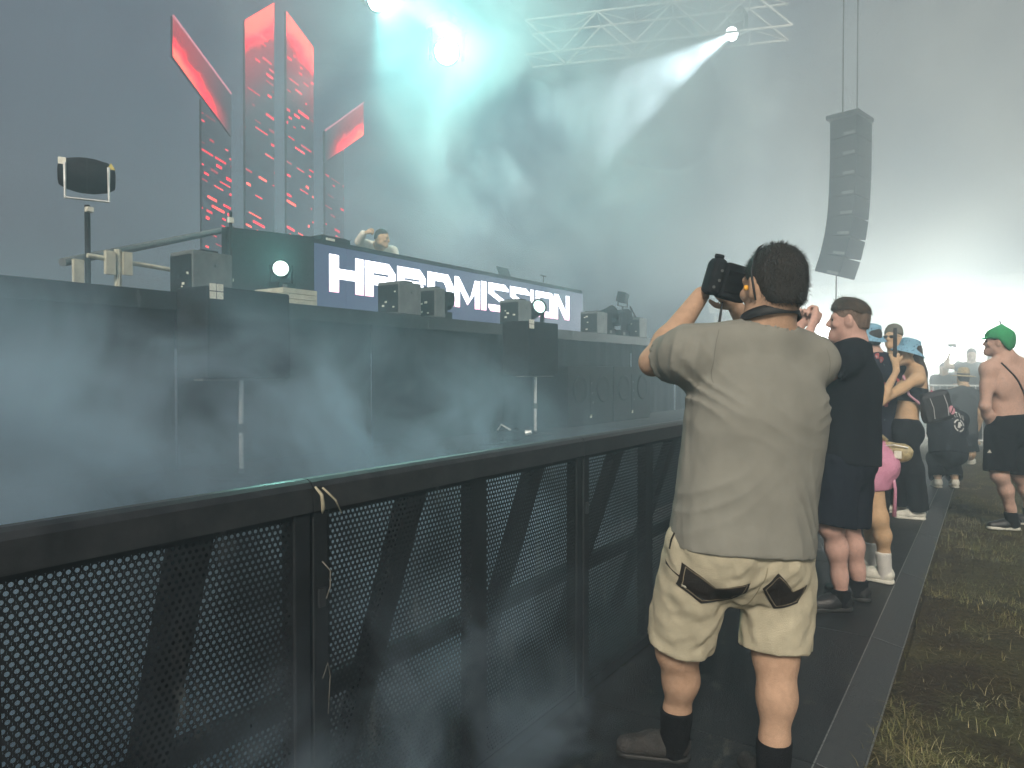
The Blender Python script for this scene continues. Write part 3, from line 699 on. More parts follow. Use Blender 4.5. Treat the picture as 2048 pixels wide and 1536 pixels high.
flood((.02, 20.5, 2.15), 'blinding floodlight right of the backlit crowd', 2200)
flood((-.95, 20.8, 1.95), 'blinding floodlight left of the backlit crowd', 1800)
flood((-4.2, 23.5, 2.7), 'added floodlight far behind the raised fists, brightening the haze on the right', 2200)  # added lamp, mostly hidden, put in to brighten the right-hand haze
# ------------------------------------------------------------------ figures: signed-distance bodies turned into one continuous mesh
def V3(a): return np.array(a, dtype=np.float64)
def nrm(v): v = V3(v); return v/max(1e-9, np.linalg.norm(v))
def lerp(a, b, t): return V3(a)*(1-t)+V3(b)*t
class Field:
    """smooth-union distance field on a regular grid"""
    def __init__(s, lo, hi, res):
        s.lo = V3(lo); s.res = res; s.n = np.maximum(4, np.ceil((V3(hi)-s.lo)/res).astype(int)+1)
        s.ax = [(s.lo[i]+res*np.arange(s.n[i])).astype(np.float32) for i in range(3)]
        s.d = np.full(tuple(s.n), 0.5, np.float32)
    def win(s, lo, hi):
        sl = []
        for i in range(3):
            a = int(np.clip(np.floor((lo[i]-s.lo[i])/s.res), 0, s.n[i])); b = int(np.clip(np.ceil((hi[i]-s.lo[i])/s.res)+1, 0, s.n[i]))
            sl.append(slice(a, b))
        return tuple(sl)
    def pts(s, sl):
        return s.ax[0][sl[0]][:, None, None], s.ax[1][sl[1]][None, :, None], s.ax[2][sl[2]][None, None, :]
    def smin(s, sl, d, k):
        cur = s.d[sl]
        if k <= 0: s.d[sl] = np.minimum(cur, d); return
        h = np.maximum(k-np.abs(cur-d), 0)/k
        s.d[sl] = np.minimum(cur, d)-h*h*k*.25
    def cone_d(s, sl, a, b, ra, rb, sq=None):
        x, y, z = s.pts(sl); a = V3(a); b = V3(b)
        px, py, pz = x-a[0], y-a[1], z-a[2]; ba = b-a
        if sq is not None:
            ax, f = V3(sq[0]), sq[1]-1
            t = px*ax[0]+py*ax[1]+pz*ax[2]; px, py, pz = px+t*ax[0]*f, py+t*ax[1]*f, pz+t*ax[2]*f
            ba = ba+ax*np.dot(ba, ax)*f
        h = np.clip((px*ba[0]+py*ba[1]+pz*ba[2])/max(1e-9, np.dot(ba, ba)), 0, 1)
        return (np.sqrt((px-h*ba[0])**2+(py-h*ba[1])**2+(pz-h*ba[2])**2)-(ra+(rb-ra)*h)).astype(np.float32)
    def cone(s, a, b, ra, rb, k=.03, sq=None, sub=False):
        m = max(ra, rb)+k+3*s.res+.03; a = V3(a); b = V3(b)
        sl = s.win(np.minimum(a, b)-m, np.maximum(a, b)+m)
        d = s.cone_d(sl, a, b, ra, rb, sq)
        if sub: s.d[sl] = np.maximum(s.d[sl], -d)
        else: s.smin(sl, d, k)
        return s
    def ell(s, c, r, F=None, k=.03, sub=False):
        """F: 3 row vectors (axes)"""
        c = V3(c); r = V3(r); m = r.max()+k+3*s.res+.03; sl = s.win(c-m, c+m); x, y, z = s.pts(sl)
        px, py, pz = x-c[0], y-c[1], z-c[2]
        F = np.eye(3) if F is None else F
        q = [px*F[i][0]+py*F[i][1]+pz*F[i][2] for i in range(3)]
        k0 = np.sqrt(sum((q[i]/r[i])**2 for i in range(3))); k1 = np.sqrt(sum((q[i]/r[i]**2)**2 for i in range(3)))
        d = (k0*(k0-1)/np.maximum(k1, 1e-6)).astype(np.float32)
        if sub: s.d[sl] = np.maximum(s.d[sl], -d)
        else: s.smin(sl, d, k)
        return s
    def plane(s, p, n):
        """keep the side where (x-p).n < 0"""
        x, y, z = s.pts((slice(None),)*3); n = nrm(n); p = V3(p)
        s.d = np.maximum(s.d, ((x-p[0])*n[0]+(y-p[1])*n[1]+(z-p[2])*n[2]).astype(np.float32)); return s
    def func(s, f):
        x, y, z = s.pts((slice(None),)*3); s.d = f(s.d, x, y, z).astype(np.float32); return s
    def folds(s, amp, freq, seed, stretch=(1,1,1), sharp=False):
        rng = np.random.default_rng(seed); x, y, z = s.pts((slice(None),)*3); acc = 0
        for i in range(6):
            v = rng.normal(size=3)*V3(stretch)*freq*(.6+.25*i); w = rng.normal(size=3)*freq*.5; ph = rng.random(2)*6.28
            t = np.sin(x*v[0]+y*v[1]+z*v[2]+ph[0]+1.3*np.sin(x*w[0]+y*w[1]+z*w[2]+ph[1]))
            acc = acc+((1-2*np.abs(t)) if sharp and i % 2 else t)/(1+.35*i)
        s.d = s.d+(acc*amp/2.2).astype(np.float32); return s
    def mesh(s, name, base):
        d = s.d; d[0] = d[-1] = .5; d[:, 0] = d[:, -1] = .5; d[:, :, 0] = d[:, :, -1] = .5
        ins = d < 0
        c = np.zeros(tuple(np.array(d.shape)-1), np.uint8)
        for i in (0,1):
            for j in (0,1):
                for k in (0,1): c += ins[i:d.shape[0]-1+i, j:d.shape[1]-1+j, k:d.shape[2]-1+k]
        act = (c > 0) & (c < 8); idx = np.argwhere(act); vid = np.full(c.shape, -1, np.int64); vid[act] = np.arange(len(idx))
        acc = np.zeros((len(idx), 3)); cnt = np.zeros(len(idx))
        cor = [np.array((i, j, k)) for i in (0,1) for j in (0,1) for k in (0,1)]
        I = idx
        def D(o): return d[I[:, 0]+o[0], I[:, 1]+o[1], I[:, 2]+o[2]]
        for a in range(8):
            for ax in range(3):
                if cor[a][ax] == 0:
                    o1 = cor[a]; o2 = cor[a].copy(); o2[ax] = 1
                    d1, d2 = D(o1), D(o2); m = (d1 < 0) != (d2 < 0)
                    t = np.where(m, d1/np.where(m, d1-d2, 1), 0)
                    p = o1[None].astype(float).repeat(len(I), 0); p[:, ax] += t
                    acc[m] += p[m]; cnt[m] += 1
        v = (I+acc/np.maximum(cnt, 1)[:, None])*s.res+s.lo-V3(base)
        F = []
        for ax in range(3):
            o = [slice(1, -1)]*3; o[ax] = slice(0, -1)
            a = ins[tuple(slice(1, n-1) if i != ax else slice(0, n-1) for i, n in enumerate(d.shape))]
            b = ins[tuple(slice(1, n-1) if i != ax else slice(1, n) for i, n in enumerate(d.shape))]
            e = np.argwhere(a != b); fl = a[a != b]
            off = np.array([1 if i != ax else 0 for i in range(3)]); e = e+off
            u, w = [(1,2), (2,0), (0,1)][ax]
            du = np.zeros(3, int); du[u] = 1; dw = np.zeros(3, int); dw[w] = 1
            q = [vid[tuple((e-x_).T)] for x_ in (du+dw, dw, 0*du, du)]
            q = np.stack(q, 1); q[~fl] = q[~fl][:, ::-1]; F.append(q)
        F = np.concatenate(F); F = F[(F >= 0).all(1)]
        me = bpy.data.meshes.new(name); me.vertices.add(len(v)); me.vertices.foreach_set('co', v.astype(np.float32).ravel())
        me.loops.add(len(F)*4); me.loops.foreach_set('vertex_index', F.ravel().astype(np.int32)); me.polygons.add(len(F))
        me.polygons.foreach_set('loop_start', np.arange(0, len(F)*4, 4, dtype=np.int32)); me.polygons.foreach_set('loop_total', np.full(len(F), 4, np.int32))
        me.polygons.foreach_set('use_smooth', np.ones(len(F), bool)); me.update(calc_edges=True); me.validate()
        return me
def frame(f, up=(0,0,1)):
    """rows: right, forward, up"""
    f = nrm(f); u = V3(up); r = nrm(np.cross(f, u)); u = np.cross(r, f); return np.stack([r, f, u])
def hand_prims(wr, ha, palm_n, side, curl, s=1.0):
    """palm and five separate fingers. ha = palm centre, palm_n = direction the palm faces, side +1 right hand / -1 left"""
    wr = V3(wr); ha = V3(ha); d = nrm(ha-wr); n = nrm(V3(palm_n)-d*np.dot(palm_n, d)); w = np.cross(d, n)*side   # w points to the thumb
    out = []; kn = ha+d*.035*s
    out.append(('c', wr, ha, .026*s, .030*s, (n, 1.5))); out.append(('c', ha-w*.02*s, kn-w*.025*s, .018*s, .014*s, None)); out.append(('c', ha+w*.018*s, kn+w*.026*s, .018*s, .014*s, None))
    for i, (o, l) in enumerate(((.033, .072), (.011, .080), (-.011, .074), (-.031, .058))):
        p = kn+w*o*s; a = curl*.7; dr = d
        for j, (fr, rr) in enumerate(((.45, .0098), (.32, .0088), (.23, .0078))):
            dr = nrm(d*math.cos(a)+n*math.sin(a)); q = p+dr*l*fr*s; out.append(('f', p, q, rr*s, (rr-.0008)*s, None)); p = q; a += curl*.75
    p = ha+w*.030*s-d*.012*s; a1 = nrm(w*.75+d*.75+n*.35*curl); q = p+a1*.038*s; out.append(('f', p, q, .0125*s, .0105*s, None))
    a2 = nrm(w*.25+d*.9+n*.5*curl); out.append(('f', q, q+a2*.030*s, .0105*s, .0085*s, None))
    return out
def jfix(J, floor):
    J = {k: V3(v) for k, v in J.items()}
    for s in 'LR':
        J['an'+s][2] = floor+.088; J['toe'+s][2] = floor+.03
        a = J['toe'+s]-J['an'+s]; a[2] = 0; a = nrm(a); J['fd'+s] = a; J['toe'+s] = J['an'+s]+a*.15; J['toe'+s][2] = floor+.03
    return J
def bounds(J, pad=.16):
    P = np.array([J[k] for k in J if k[:2] in ('he','ne','ch','pe','sh','el','wr','ha','hi','kn','an','to')]); lo = P.min(0)-pad; hi = P.max(0)+pad; lo[2] = P[:, 2].min()-.04; return lo, hi
def torso_frame(J):
    up = nrm(J['neck']-J['pelvis']); r = nrm(J['shR']-J['shL']); f = nrm(np.cross(up, r)); r = np.cross(f, up); return np.stack([r, f, up])
def add_torso(F, J, g=1.0, t=0.0, fem=False, belly=0.0):
    A = torso_frame(J); p, n = J['pelvis'], J['neck']
    ls = (np.linalg.norm(J['shR']-J['shL'])/.40)
    F.ell(p+A[2]*.0, (.165*g+t, .120*g+t, .14+t), A, .06)
    F.ell(lerp(p, n, .30)+A[1]*(.01+belly), ((.140 if fem else .158)*g+t, (.105+belly)*g+t, .17+t), A, .07)
    F.ell(lerp(p, n, .66)+A[1]*.0, ((.150 if fem else .172)*g*ls**.5+t, .115*g+t, .19+t), A, .07)
    if fem:
        for sd in (-1, 1): F.ell(lerp(p, n, .66)+A[0]*sd*.075+A[1]*.085, (.06+t, .055+t, .06+t), A, .04)
    for sd, k in ((-1, 'shL'), (1, 'shR')):
        F.cone(lerp(n, J[k], .25)-A[2]*.035, J[k], .062*g+t, .058*g+t, .06)
        F.cone(n+A[2]*(.02-1.2*t)-A[1]*.015, J[k]-A[2]*.01, .046+t*.6, .045*g+t, .07)
        F.ell(lerp(p, n, .62)+A[0]*sd*.085*ls-A[1]*.055, (.085+t, .05+t, .13+t), A, .05)       # shoulder blades
        F.ell(p+A[0]*sd*.075-A[1]*.055-A[2]*.06, (.088*g+t, .088*g+t, .10+t), A, .05)
    return A
def add_arm(F, J, s, g=1.0, t=0.0, upto=1.0, k=.03):
    sh, el, wr = J['sh'+s], J['el'+s], J['wr'+s]
    F.cone(sh, el, .054*g+t, .041*g+t, .05)
    F.ell(lerp(sh, el, .45), (.052*g+t, .052*g+t, .09+t), frame(np.cross(nrm(el-sh), (0.3,.5,.8)), nrm(el-sh)), .03)
    if upto > .5:
        m = lerp(el, wr, .3); F.cone(el, m, .041*g+t, .044*g+t, .03); F.cone(m, wr, .044*g+t, .028*g+t, .03)
def add_leg(F, J, s, g=1.0, t=0.0, A=None):
    hp, kn, an = J['hip'+s], J['kn'+s], J['an'+s]; bk = -J['fd'+s]
    F.cone(hp, kn, .088*g+t, .058*g+t, .05); F.ell(kn-bk*.012, (.055*g+t, .055*g+t, .06+t), None, .04)
    c = lerp(kn, an, .33)+bk*.014
    F.cone(kn+bk*.004, c, .053*g+t, .0515*g+t, .05); F.cone(c, lerp(kn, an, .76)+bk*.006, .0515*g+t, .0385*g+t, .05); F.cone(lerp(kn, an, .70)+bk*.006, an, .041*g+t, .034*g+t, .03)
def add_head(F, J, s=1.0, face=True, fem=False):
    H = frame(J['hf'], J.get('hu', (0,0,1))); c = J['head']
    def P(x, y, z): return c+(H[0]*x+H[1]*y+H[2]*z)*s
    F.ell(P(0,-.012,.022), V3((.076,.096,.094))*s, H, .02)
    F.ell(P(0,.030,-.035), V3((.060,.062,.078))*s, H, .04)
    F.cone(P(-.042,.012,-.075), P(0,.072,-.094), .030*s, .026*s, .03); F.cone(P(.042,.012,-.075), P(0,.072,-.094), .030*s, .026*s, .03)
    F.cone(P(0,.078,-.072), P(0,.080,-.10), .022*s, .020*s, .03)
    for sd in (-1, 1):
        F.cone(P(sd*.018,.085,.022), P(sd*.048,.070,.020), .011*s, .010*s, .015)          # brow
        F.ell(P(sd*.032,.092,.002), V3((.015,.012,.010))*s, H, .0, sub=True)
        F.ell(P(sd*.045,.068,-.025), V3((.020,.02,.018))*s, H, .02)                        # cheek bone
        e = np.stack([H[0], nrm(H[1]*.9+H[0]*sd*.35), H[2]])
        F.ell(P(sd*.084,-.006,-.010), V3((.011,.021,.034))*s, frame(nrm(H[1]+H[0]*sd*-.35), H[2]), .008)
        F.ell(P(sd*.093,.003,-.008), V3((.006,.011,.018))*s, frame(nrm(H[1]+H[0]*sd*-.35), H[2]), 0, sub=True)
    F.cone(P(0,.092,.008), P(0,.112,-.026), .009*s, .013*s, .012); F.ell(P(0,.100,-.030), V3((.018,.012,.010))*s, H, .010)
    F.ell(P(0,.090,-.058), V3((.024,.012,.007))*s, H, .008); F.ell(P(0,.088,-.070), V3((.020,.012,.008))*s, H, .008)
    F.cone(P(0,-.020,-.05), J['neck']+V3((0,0,-.01)), (.050 if fem else .060)*s, (.052 if fem else .066)*s, .05)
    return H, P
def skinmat(name, col):
    m = mat(name, col, .72, 0, .07, 45, .3, 260, spec=.2, detail=8); return m
SK = {'tan': skinmat('skin_tan', (.47,.30,.205)), 'pale': skinmat('skin_pale', (.52,.33,.26)), 'pink': skinmat('skin_pink', (.54,.33,.27)), 'warm': skinmat('skin_warm', (.52,.34,.20)), 'olive': skinmat('skin_olive', (.42,.29,.19))}
def hairmat(name, col): return mat(name, col, .6, 0, .5, 30, .9, 220, stretch=(1,1,.35), col2=[c*.35 for c in col])
M['hair_dark'] = hairmat('hair_dark', (.030,.024,.019)); M['hair_brown'] = hairmat('hair_brown', (.075,.05,.03)); M['hair_long'] = hairmat('hair_long', (.05,.032,.022))
def cloth(name, col, var=.10, bump=.5, bs=420, sc=5): return mat(name, col, .92, 0, var, sc, bump, bs, spec=.06)
M['khaki_tee'] = cloth('khaki_tee', (.240,.235,.205), .06, .35, 500, 9); M['shorts'] = cloth('shorts', (.50,.45,.33), .10, .5, 380, 12)
M['black_tee'] = cloth('black_tee', (.010,.011,.015)); M['navy'] = cloth('navy', (.011,.013,.021)); M['black_trouser'] = cloth('black_trouser', (.008,.009,.011))
M['sock'] = cloth('sock', (.012,.013,.016), .2, .8, 250); M['patch'] = cloth('patch', (.026,.021,.019), .15, .6, 300)
M['shoe_black'] = mat('shoe_black', (.014,.014,.015), .4, 0, .3, 30, .3, 120); M['shoe_grey'] = mat('shoe_grey', (.032,.030,.029), .8, 0, .3, 30, .6, 150); M['shoe_white'] = mat('shoe_white', (.62,.60,.52), .6, 0, .12, 30, .2, 80)
M['sole_white'] = mat('sole_white', (.6,.58,.5), .6); M['sole_black'] = mat('sole_black', (.012,.012,.012), .6)
M['pink_satin'] = mat('pink_satin', (.56,.24,.35), .25, 0, .12, 4, .25, 14, spec=.7); M['white_sock'] = cloth('white_sock', (.62,.60,.56)); M['bag_beige'] = mat('bag_beige', (.40,.33,.18), .5, 0, .25, 30, .5, 60)
M['green_hat'] = cloth('green_hat', (.05,.30,.13), .2); M['straw'] = mat('straw', (.42,.32,.17), .8, 0, .3, 60, .8, 120); M['white_shirt'] = cloth('white_shirt', (.72,.68,.58), .04)
M['beanie'] = cloth('beanie', (.16,.15,.12), .2, .9, 120); M['dark_grey_tee'] = cloth('dark_grey_tee', (.045,.05,.05)); M['lime'] = mat('neck_light', (.4,.45,.1), .6)
M['dark_eye'] = mat('eye_dark', (.01,.009,.008), .15)
M['strap'] = mat('strap_black', (.012,.013,.015), .6, 0, .2, 40, .3, 200); M['orange'] = mat('earplug_orange', (.95,.45,.04), .6)
def spotted(name, base, spots_, scale, thr, fine=None):
    m = cloth(name, base, .06); nt = m.node_tree; p = nt.nodes['Principled BSDF']; src = p.inputs['Base Color'].links[0].from_socket; tc = next(n for n in nt.nodes if n.type == 'TEX_COORD')
    cur = src
    for i, (col, sc_, th, sd) in enumerate(spots_):
        mp = nt.nodes.new('ShaderNodeMapping'); mp.inputs['Location'].default_value = (sd, sd*.7, sd*1.3); mp.inputs['Scale'].default_value = (sc_, sc_, sc_*.7); nt.links.new(tc.outputs['Object'], mp.inputs[0])
        nd = nt.nodes.new('ShaderNodeTexNoise'); nd.inputs['Scale'].default_value = 3.0; nt.links.new(mp.outputs[0], nd.inputs['Vector'])
        ad = nt.nodes.new('ShaderNodeVectorMath'); ad.operation = 'MULTIPLY_ADD'; ad.inputs[1].default_value = (.28,.28,.28); nt.links.new(nd.outputs['Color'], ad.inputs[0]); nt.links.new(mp.outputs[0], ad.inputs[2])
        v = nt.nodes.new('ShaderNodeTexVoronoi'); v.inputs['Scale'].default_value = 1.0; nt.links.new(ad.outputs[0], v.inputs['Vector'])
        lt = nt.nodes.new('ShaderNodeMath'); lt.operation = 'LESS_THAN'; lt.inputs[1].default_value = th; nt.links.new(v.outputs['Distance'], lt.inputs[0])
        mx = nt.nodes.new('ShaderNodeMix'); mx.data_type = 'RGBA'; nt.links.new(lt.outputs[0], mx.inputs[0]); nt.links.new(cur, mx.inputs[6]); mx.inputs[7].default_value = (*col, 1); cur = mx.outputs[2]
    nt.links.new(cur, p.inputs['Base Color']); return m
M['floral'] = spotted('floral_print', (.014,.017,.034), [((.42,.11,.11), 11, .25, 1.0), ((.36,.40,.42), 11, .10, 1.05), ((.08,.11,.12), 16, .12, 4.0)], 8, .3)
M['hat_blue'] = spotted('hat_blue', (.22,.42,.56), [((.05,.10,.20), 36, .22, 2.0), ((.40,.25,.35), 44, .12, 5.0)], 20, .3)
def gar(F, name, m, parent, base):
    return link(name, F.mesh(name, base), m, parent)
def shoe(parent, base, J, s, m_up, m_sole, floor, res=.009, sc=1.0, chunky=False, high=0.0):
    an = J['an'+s]; f = J['fd'+s]; r = np.cross(f, (0,0,1)); heel = V3((an[0], an[1], floor))-f*.045*sc; A = np.stack([r, f, V3((0,0,1))])
    lo = np.minimum(heel-f*.08, heel+f*.30)-.09; hi = np.maximum(heel-f*.08, heel+f*.30)+.09; lo[2] = floor-.03; hi[2] = floor+.24
    F = Field(lo, hi, res); F.cone(heel+f*.03+V3((0,0,.055)), heel+f*.12+V3((0,0,.05)), .040*sc, .044*sc, .03); F.cone(heel+f*.12+V3((0,0,.048)), heel+f*.22+V3((0,0,.036)), .046*sc, .036*sc, .03)
    F.cone(heel+f*.035+V3((0,0,.06)), V3((an[0], an[1], floor+.10+high)), .040*sc, .040*sc, .03); F.folds(.002, 60, 3)
    F.plane((0,0,floor+.022), (0,0,-1)); F.plane((0,0,floor+.105+high), (0,0,1))
    o = gar(F, 'shoe', m_up, parent, base)
    G = Field(lo, hi, res*.8); h = .030 if chunky else .022
    G.cone(heel+f*.03+V3((0,0,.012)), heel+f*.215+V3((0,0,.012)), .045*sc, .042*sc, .0); G.plane((0,0,floor+.002), (0,0,-1)); G.plane((0,0,floor+h), (0,0,1))
    gar(G, 'sole', m_sole, o, base)
    lc = MB()
    for k in range(4):
        q = heel+f*(.105+.022*k)*sc; z = floor+.093-.010*k
        lc.tube([q-r*.022+V3((0,0,z-q[2]-.004)), q+V3((0,0,z-q[2]+.003)), q+r*.022+V3((0,0,z-q[2]-.004))], .0028, 5)
    lc.v = [tuple(V3(v)-base) for v in lc.v]; l = lc.build('laces', m_sole, o); l['kind'] = 'stuff'
    return o
def add_strands(o, n, ln, H):
    """short hairs standing off a hair mesh, joined into it"""
    me = o.data; rng = np.random.default_rng(4); P_ = np.array([p.center for p in me.polygons]); Nn = np.array([p.normal for p in me.polygons])
    k = rng.integers(0, len(P_), n); p = P_[k]+rng.normal(size=(n, 3))*.003; nn = Nn[k]
    down = -H[2]*.8-H[1]*.35; t = down[None]-nn*(nn@down)[:, None]; t += rng.normal(size=(n, 3))*.35; t /= np.linalg.norm(t, axis=1)[:, None]+1e-9
    L_ = ln*(.5+rng.random(n))[:, None]; tip = p+nn*L_*.38+t*L_*.85; w = np.cross(nn, t); w /= np.linalg.norm(w, axis=1)[:, None]+1e-9; w *= .0009
    bm = bmesh.new(); bm.from_mesh(me)
    for i in range(n):
        bm.faces.new([bm.verts.new(p[i]-nn[i]*.002-w[i]), bm.verts.new(p[i]-nn[i]*.002+w[i]), bm.verts.new(tip[i])])
    bm.to_mesh(me); bm.free()
class Person:
    def __init__(s, J, label, skin, floor=.05, res=.010, g=1.0, hs=1.0, fem=False, curl=(.9,.9), palms=None, arms='LR', belly=0.0, group=None, face=True):
        s.J = J = jfix(J, floor); s.res = res; s.g = g; s.hs = hs; s.floor = floor; s.fem = fem; s.belly = belly
        b = (J['anL']+J['anR'])/2; s.base = V3((b[0], b[1], floor)); s.root = empty('person', tuple(s.base)); tag(s.root, label, 'person', group)
        s.lo, s.hi = bounds(J)
        F = Field(s.lo, s.hi, res); s.A = add_torso(F, J, g, 0, fem, belly)
        for k in 'LR': add_leg(F, J, k, g)
        for k in 'LR': add_arm(F, J, k, g)
        for i, k in enumerate('LR'):
            pn = palms[i] if palms else -s.A[0]*(1 if k == 'R' else -1)
            for t, a, b_, ra, rb, sq in hand_prims(J['wr'+k], J['ha'+k], pn, 1 if k == 'R' else -1, curl[i], 1.0 if res < .008 else 1.12): F.cone(a, b_, ra, rb, .012 if t == 'c' else .004, sq)
            an = J['an'+k]; F.cone(an, V3((an[0], an[1], floor+.05))+J['fd'+k]*.02, .034, .035, .02); F.cone(V3((an[0], an[1], floor+.045)), J['toe'+k]+V3((0,0,.01)), .034, .024, .03)
        s.H, s.P = add_head(F, J, hs, face, fem)
        s.body = gar(F, 'body', skin, s.root, s.base)
        if face:
            for sd in (-1, 1):
                e = MB(); e.lathe([(.001,-.011*hs),(.008*hs,-.008*hs),(.011*hs,0),(.008*hs,.008*hs),(.001,.011*hs)], T(s.P(sd*.032,.079,.001)-s.base), 10); e.build('eye', M['dark_eye'], s.body, True)
    def hair(s, m, front=.052, nape=-.062, thick=.007, rough=.002, res=None, side=.0, top=0.0, fr_y=.052, strands=0, slen=.012):
        c = s.J['head']; res = res or min(s.res, .009); F = Field(c-.17*s.hs, c+.17*s.hs, res); H = s.H; hs = s.hs
        F.ell(s.P(0,-.012,.024), V3((.076+thick,.097+thick,.094+thick))*hs, H, .0); F.ell(s.P(0,-.045,-.035), V3((.060+thick*.6,.055+thick,.060))*hs, H, .03)
        if top: F.ell(s.P(0,.03,.075), V3((.055,.06,.045+top))*hs, H, .03)
        def cut(d, x, y, z):
            px, py, pz = x-c[0], y-c[1], z-c[2]; q = [(px*H[i][0]+py*H[i][1]+pz*H[i][2])/hs for i in range(3)]
            lim = np.where(q[1] > .02, side+(q[1]-.02)*1.05, np.where(q[1] > -.03, side-(.02-q[1])*.0, nape+np.maximum(0, (q[1]+.075))*.9))
            # smooth hairline : rises toward the forehead, drops behind the ear to the nape
            t1 = 1/(1+np.exp(-(q[1]-fr_y)/.010)); t2 = 1/(1+np.exp((q[1]+.030)/.008))
            lim = side*(1-t1)*(1-t2)+front*t1+nape*t2
            return np.maximum(d, (lim-q[2])*.8)
        F.func(cut); F.folds(rough, 160, 5); F.folds(rough*.6, 420, 9)
        o = gar(F, 'hair', m, s.root, s.base)
        if strands: add_strands(o, strands, slen, s.H)
        return o
    def tee(s, m, hem, sleeve=.62, t=.016, box=None, res=None, fold=.005, name='t_shirt', seed=1, creases=(), neck_r=.075, tilt=(0,0,1), both=True, hem_dir=None):
        J = s.J; res = res or s.res; F = Field(s.lo-.05, s.hi+.05, res); A = add_torso(F, J, s.g, t, s.fem, s.belly)
        hemp = V3(hem)
        if box: F.cone(lerp(J['pelvis'], J['neck'], .55), hemp-A[2]*.10, box[0], box[1], .07, (A[1], box[2]))
        for k in 'LR':
            e = lerp(J['sh'+k], J['el'+k], 1.0); F.cone(J['sh'+k], e, .052*s.g+t, .052*s.g+t*1.2, .055)
        F.folds(fold, 9, seed, (1,1,1.3)); F.folds(fold*.6, 26, seed+3, (1,1,.9), True)
        for (cc, rad, dirv, fq, am) in creases:
            cc = V3(cc); dv = V3(dirv)
            def cre(dd, x, y, z, cc=cc, rad=rad, dv=dv, fq=fq, am=am):
                px, py, pz = x-cc[0], y-cc[1], z-cc[2]; r2 = (px*px+py*py+pz*pz)/(rad*rad)
                ph = (px*dv[0]+py*dv[1]+pz*dv[2])*fq; t = np.sin(ph+1.2*np.sin(ph*.37+pz*9)+.8*np.sin(px*14+py*11))
                return dd-am*np.exp(-r2*1.6)*(1-np.abs(t))**1.5*1.6+am*.4*np.exp(-r2*1.6)
            F.func(cre)
        for k in 'LR':
            sh, el = J['sh'+k], J['el'+k]; d = nrm(el-sh); p = lerp(sh, el, sleeve); L = np.linalg.norm(el-sh)
            def cut(dd, x, y, z, p=p, d=d, sh=sh):
                px, py, pz = x-p[0], y-p[1], z-p[2]; al = px*d[0]+py*d[1]+pz*d[2]; rad = np.sqrt(np.maximum(0, px*px+py*py+pz*pz-al*al))
                return np.where(rad < .14, np.maximum(dd, al), dd)
            F.func(cut); F.cone(p-d*.035, p+d*.05, .052*s.g+t*.7, .052*s.g+t*.9, 0, None, True)
        F.plane(hemp, -(A[2]+V3(tilt)*0) if hem_dir is None else hem_dir)
        # hollow hem and neck opening
        if box: F.cone(hemp+A[2]*.02, hemp-A[2]*.12, box[1]-.022, box[1]-.018, 0, (A[1], box[2]), True)
        n = J['neck']+A[2]*.055-A[1]*.005; F.cone(n-A[2]*.03, n+A[2]*.15+A[1]*.03, neck_r*.90, neck_r*1.3, 0, None, True)
        o = gar(F, name, m, s.root, s.base); return o
    def legs_garment(s, m, ends, t=.022, flare=.02, top=None, name='shorts', res=None, fold=.004, seed=11, hollow=True, gscale=1.0, skirt=False):
        """ends: dict side -> fraction along hip..ankle path"""
        J = s.J; res = res or s.res; F = Field(s.lo-.04, s.hi+.04, res); A = s.A; g = s.g; p = J['pelvis']
        F.ell(p, (.168*g+t, .122*g+t, .12+t), A, .05)
        for sd in (-1, 1): F.ell(p+A[0]*sd*.075-A[1]*.055-A[2]*.06, (.09*g+t, .09*g+t, .10+t), A, .05)
        F.ell(p-A[2]*(.155 if not skirt else .1)-A[1]*.01, (.05,.085*g,.075), A, .05)
        cuts = []
        for k in 'LR':
            hp, kn, an = J['hip'+k], J['kn'+k], J['an'+k]; e = ends[k]
            if e <= 1:
                q = lerp(hp, kn, e); d = nrm(kn-hp); F.cone(hp, q+d*.03, .092*g+t, .066*g+t+flare, .045); cuts.append((q, d, .066*g+t+flare))
            else:
                q = lerp(kn, an, e-1); d = nrm(an-kn); F.cone(hp, kn, .092*g+t, .064*g+t+flare*.4, .05); F.cone(kn, q+d*.03, .064*g+t+flare*.4, .052*g+t+flare, .04); cuts.append((q, d, .05*g+t+flare))
        if skirt:
            mid = (cuts[0][0]+cuts[1][0])/2; F.cone(p, mid, .16*g+t, .155*g+t, .06, (A[1], 1.3))
        F.folds(fold, 20, seed, (1,1,.8), True); F.folds(fold*.5, 55, seed+2)
        for q, d, r in cuts:
            def cut(dd, x, y, z, q=q, d=d, r=r):
                px, py, pz = x-q[0], y-q[1], z-q[2]; al = px*d[0]+py*d[1]+pz*d[2]; rad = np.sqrt(np.maximum(0, px*px+py*py+pz*pz-al*al))
                return np.where(rad < (r+.07 if not skirt else .4), np.maximum(dd, al), dd)
            F.func(cut)
            if hollow and not skirt: F.cone(q-d*.022, q+d*.06, r-.024, r-.020, 0, None, True)
        tp = V3(top) if top is not None else p+A[2]*.12
        F.plane(tp, A[2]); return gar(F, name, m, s.root, s.base)
    def socks(s, m, h=.165, r0=.051):
        for k in 'LR':
            an, kn = s.J['an'+k], s.J['kn'+k]; d = nrm(kn-an); F = Field(an-.14, an+V3((.14,.14,h+.1)), min(s.res, .008)); top = s.floor+h
            t = (top-an[2])/max(.05, (kn-an)[2]); bkk = -s.J['fd'+k]; F.cone(an-V3((0,0,.05)), an+(kn-an)*(t+.1)+bkk*.006, .046*s.g, r0*s.g+.004, .0); F.folds(.0015, 90, 4); F.plane(V3((0,0,top)), nrm(V3((0,0,1))+s.J['fd'+k]*.22) if False else (0,0,1)) 
            gar(F, 'sock', m, s.root, s.base)
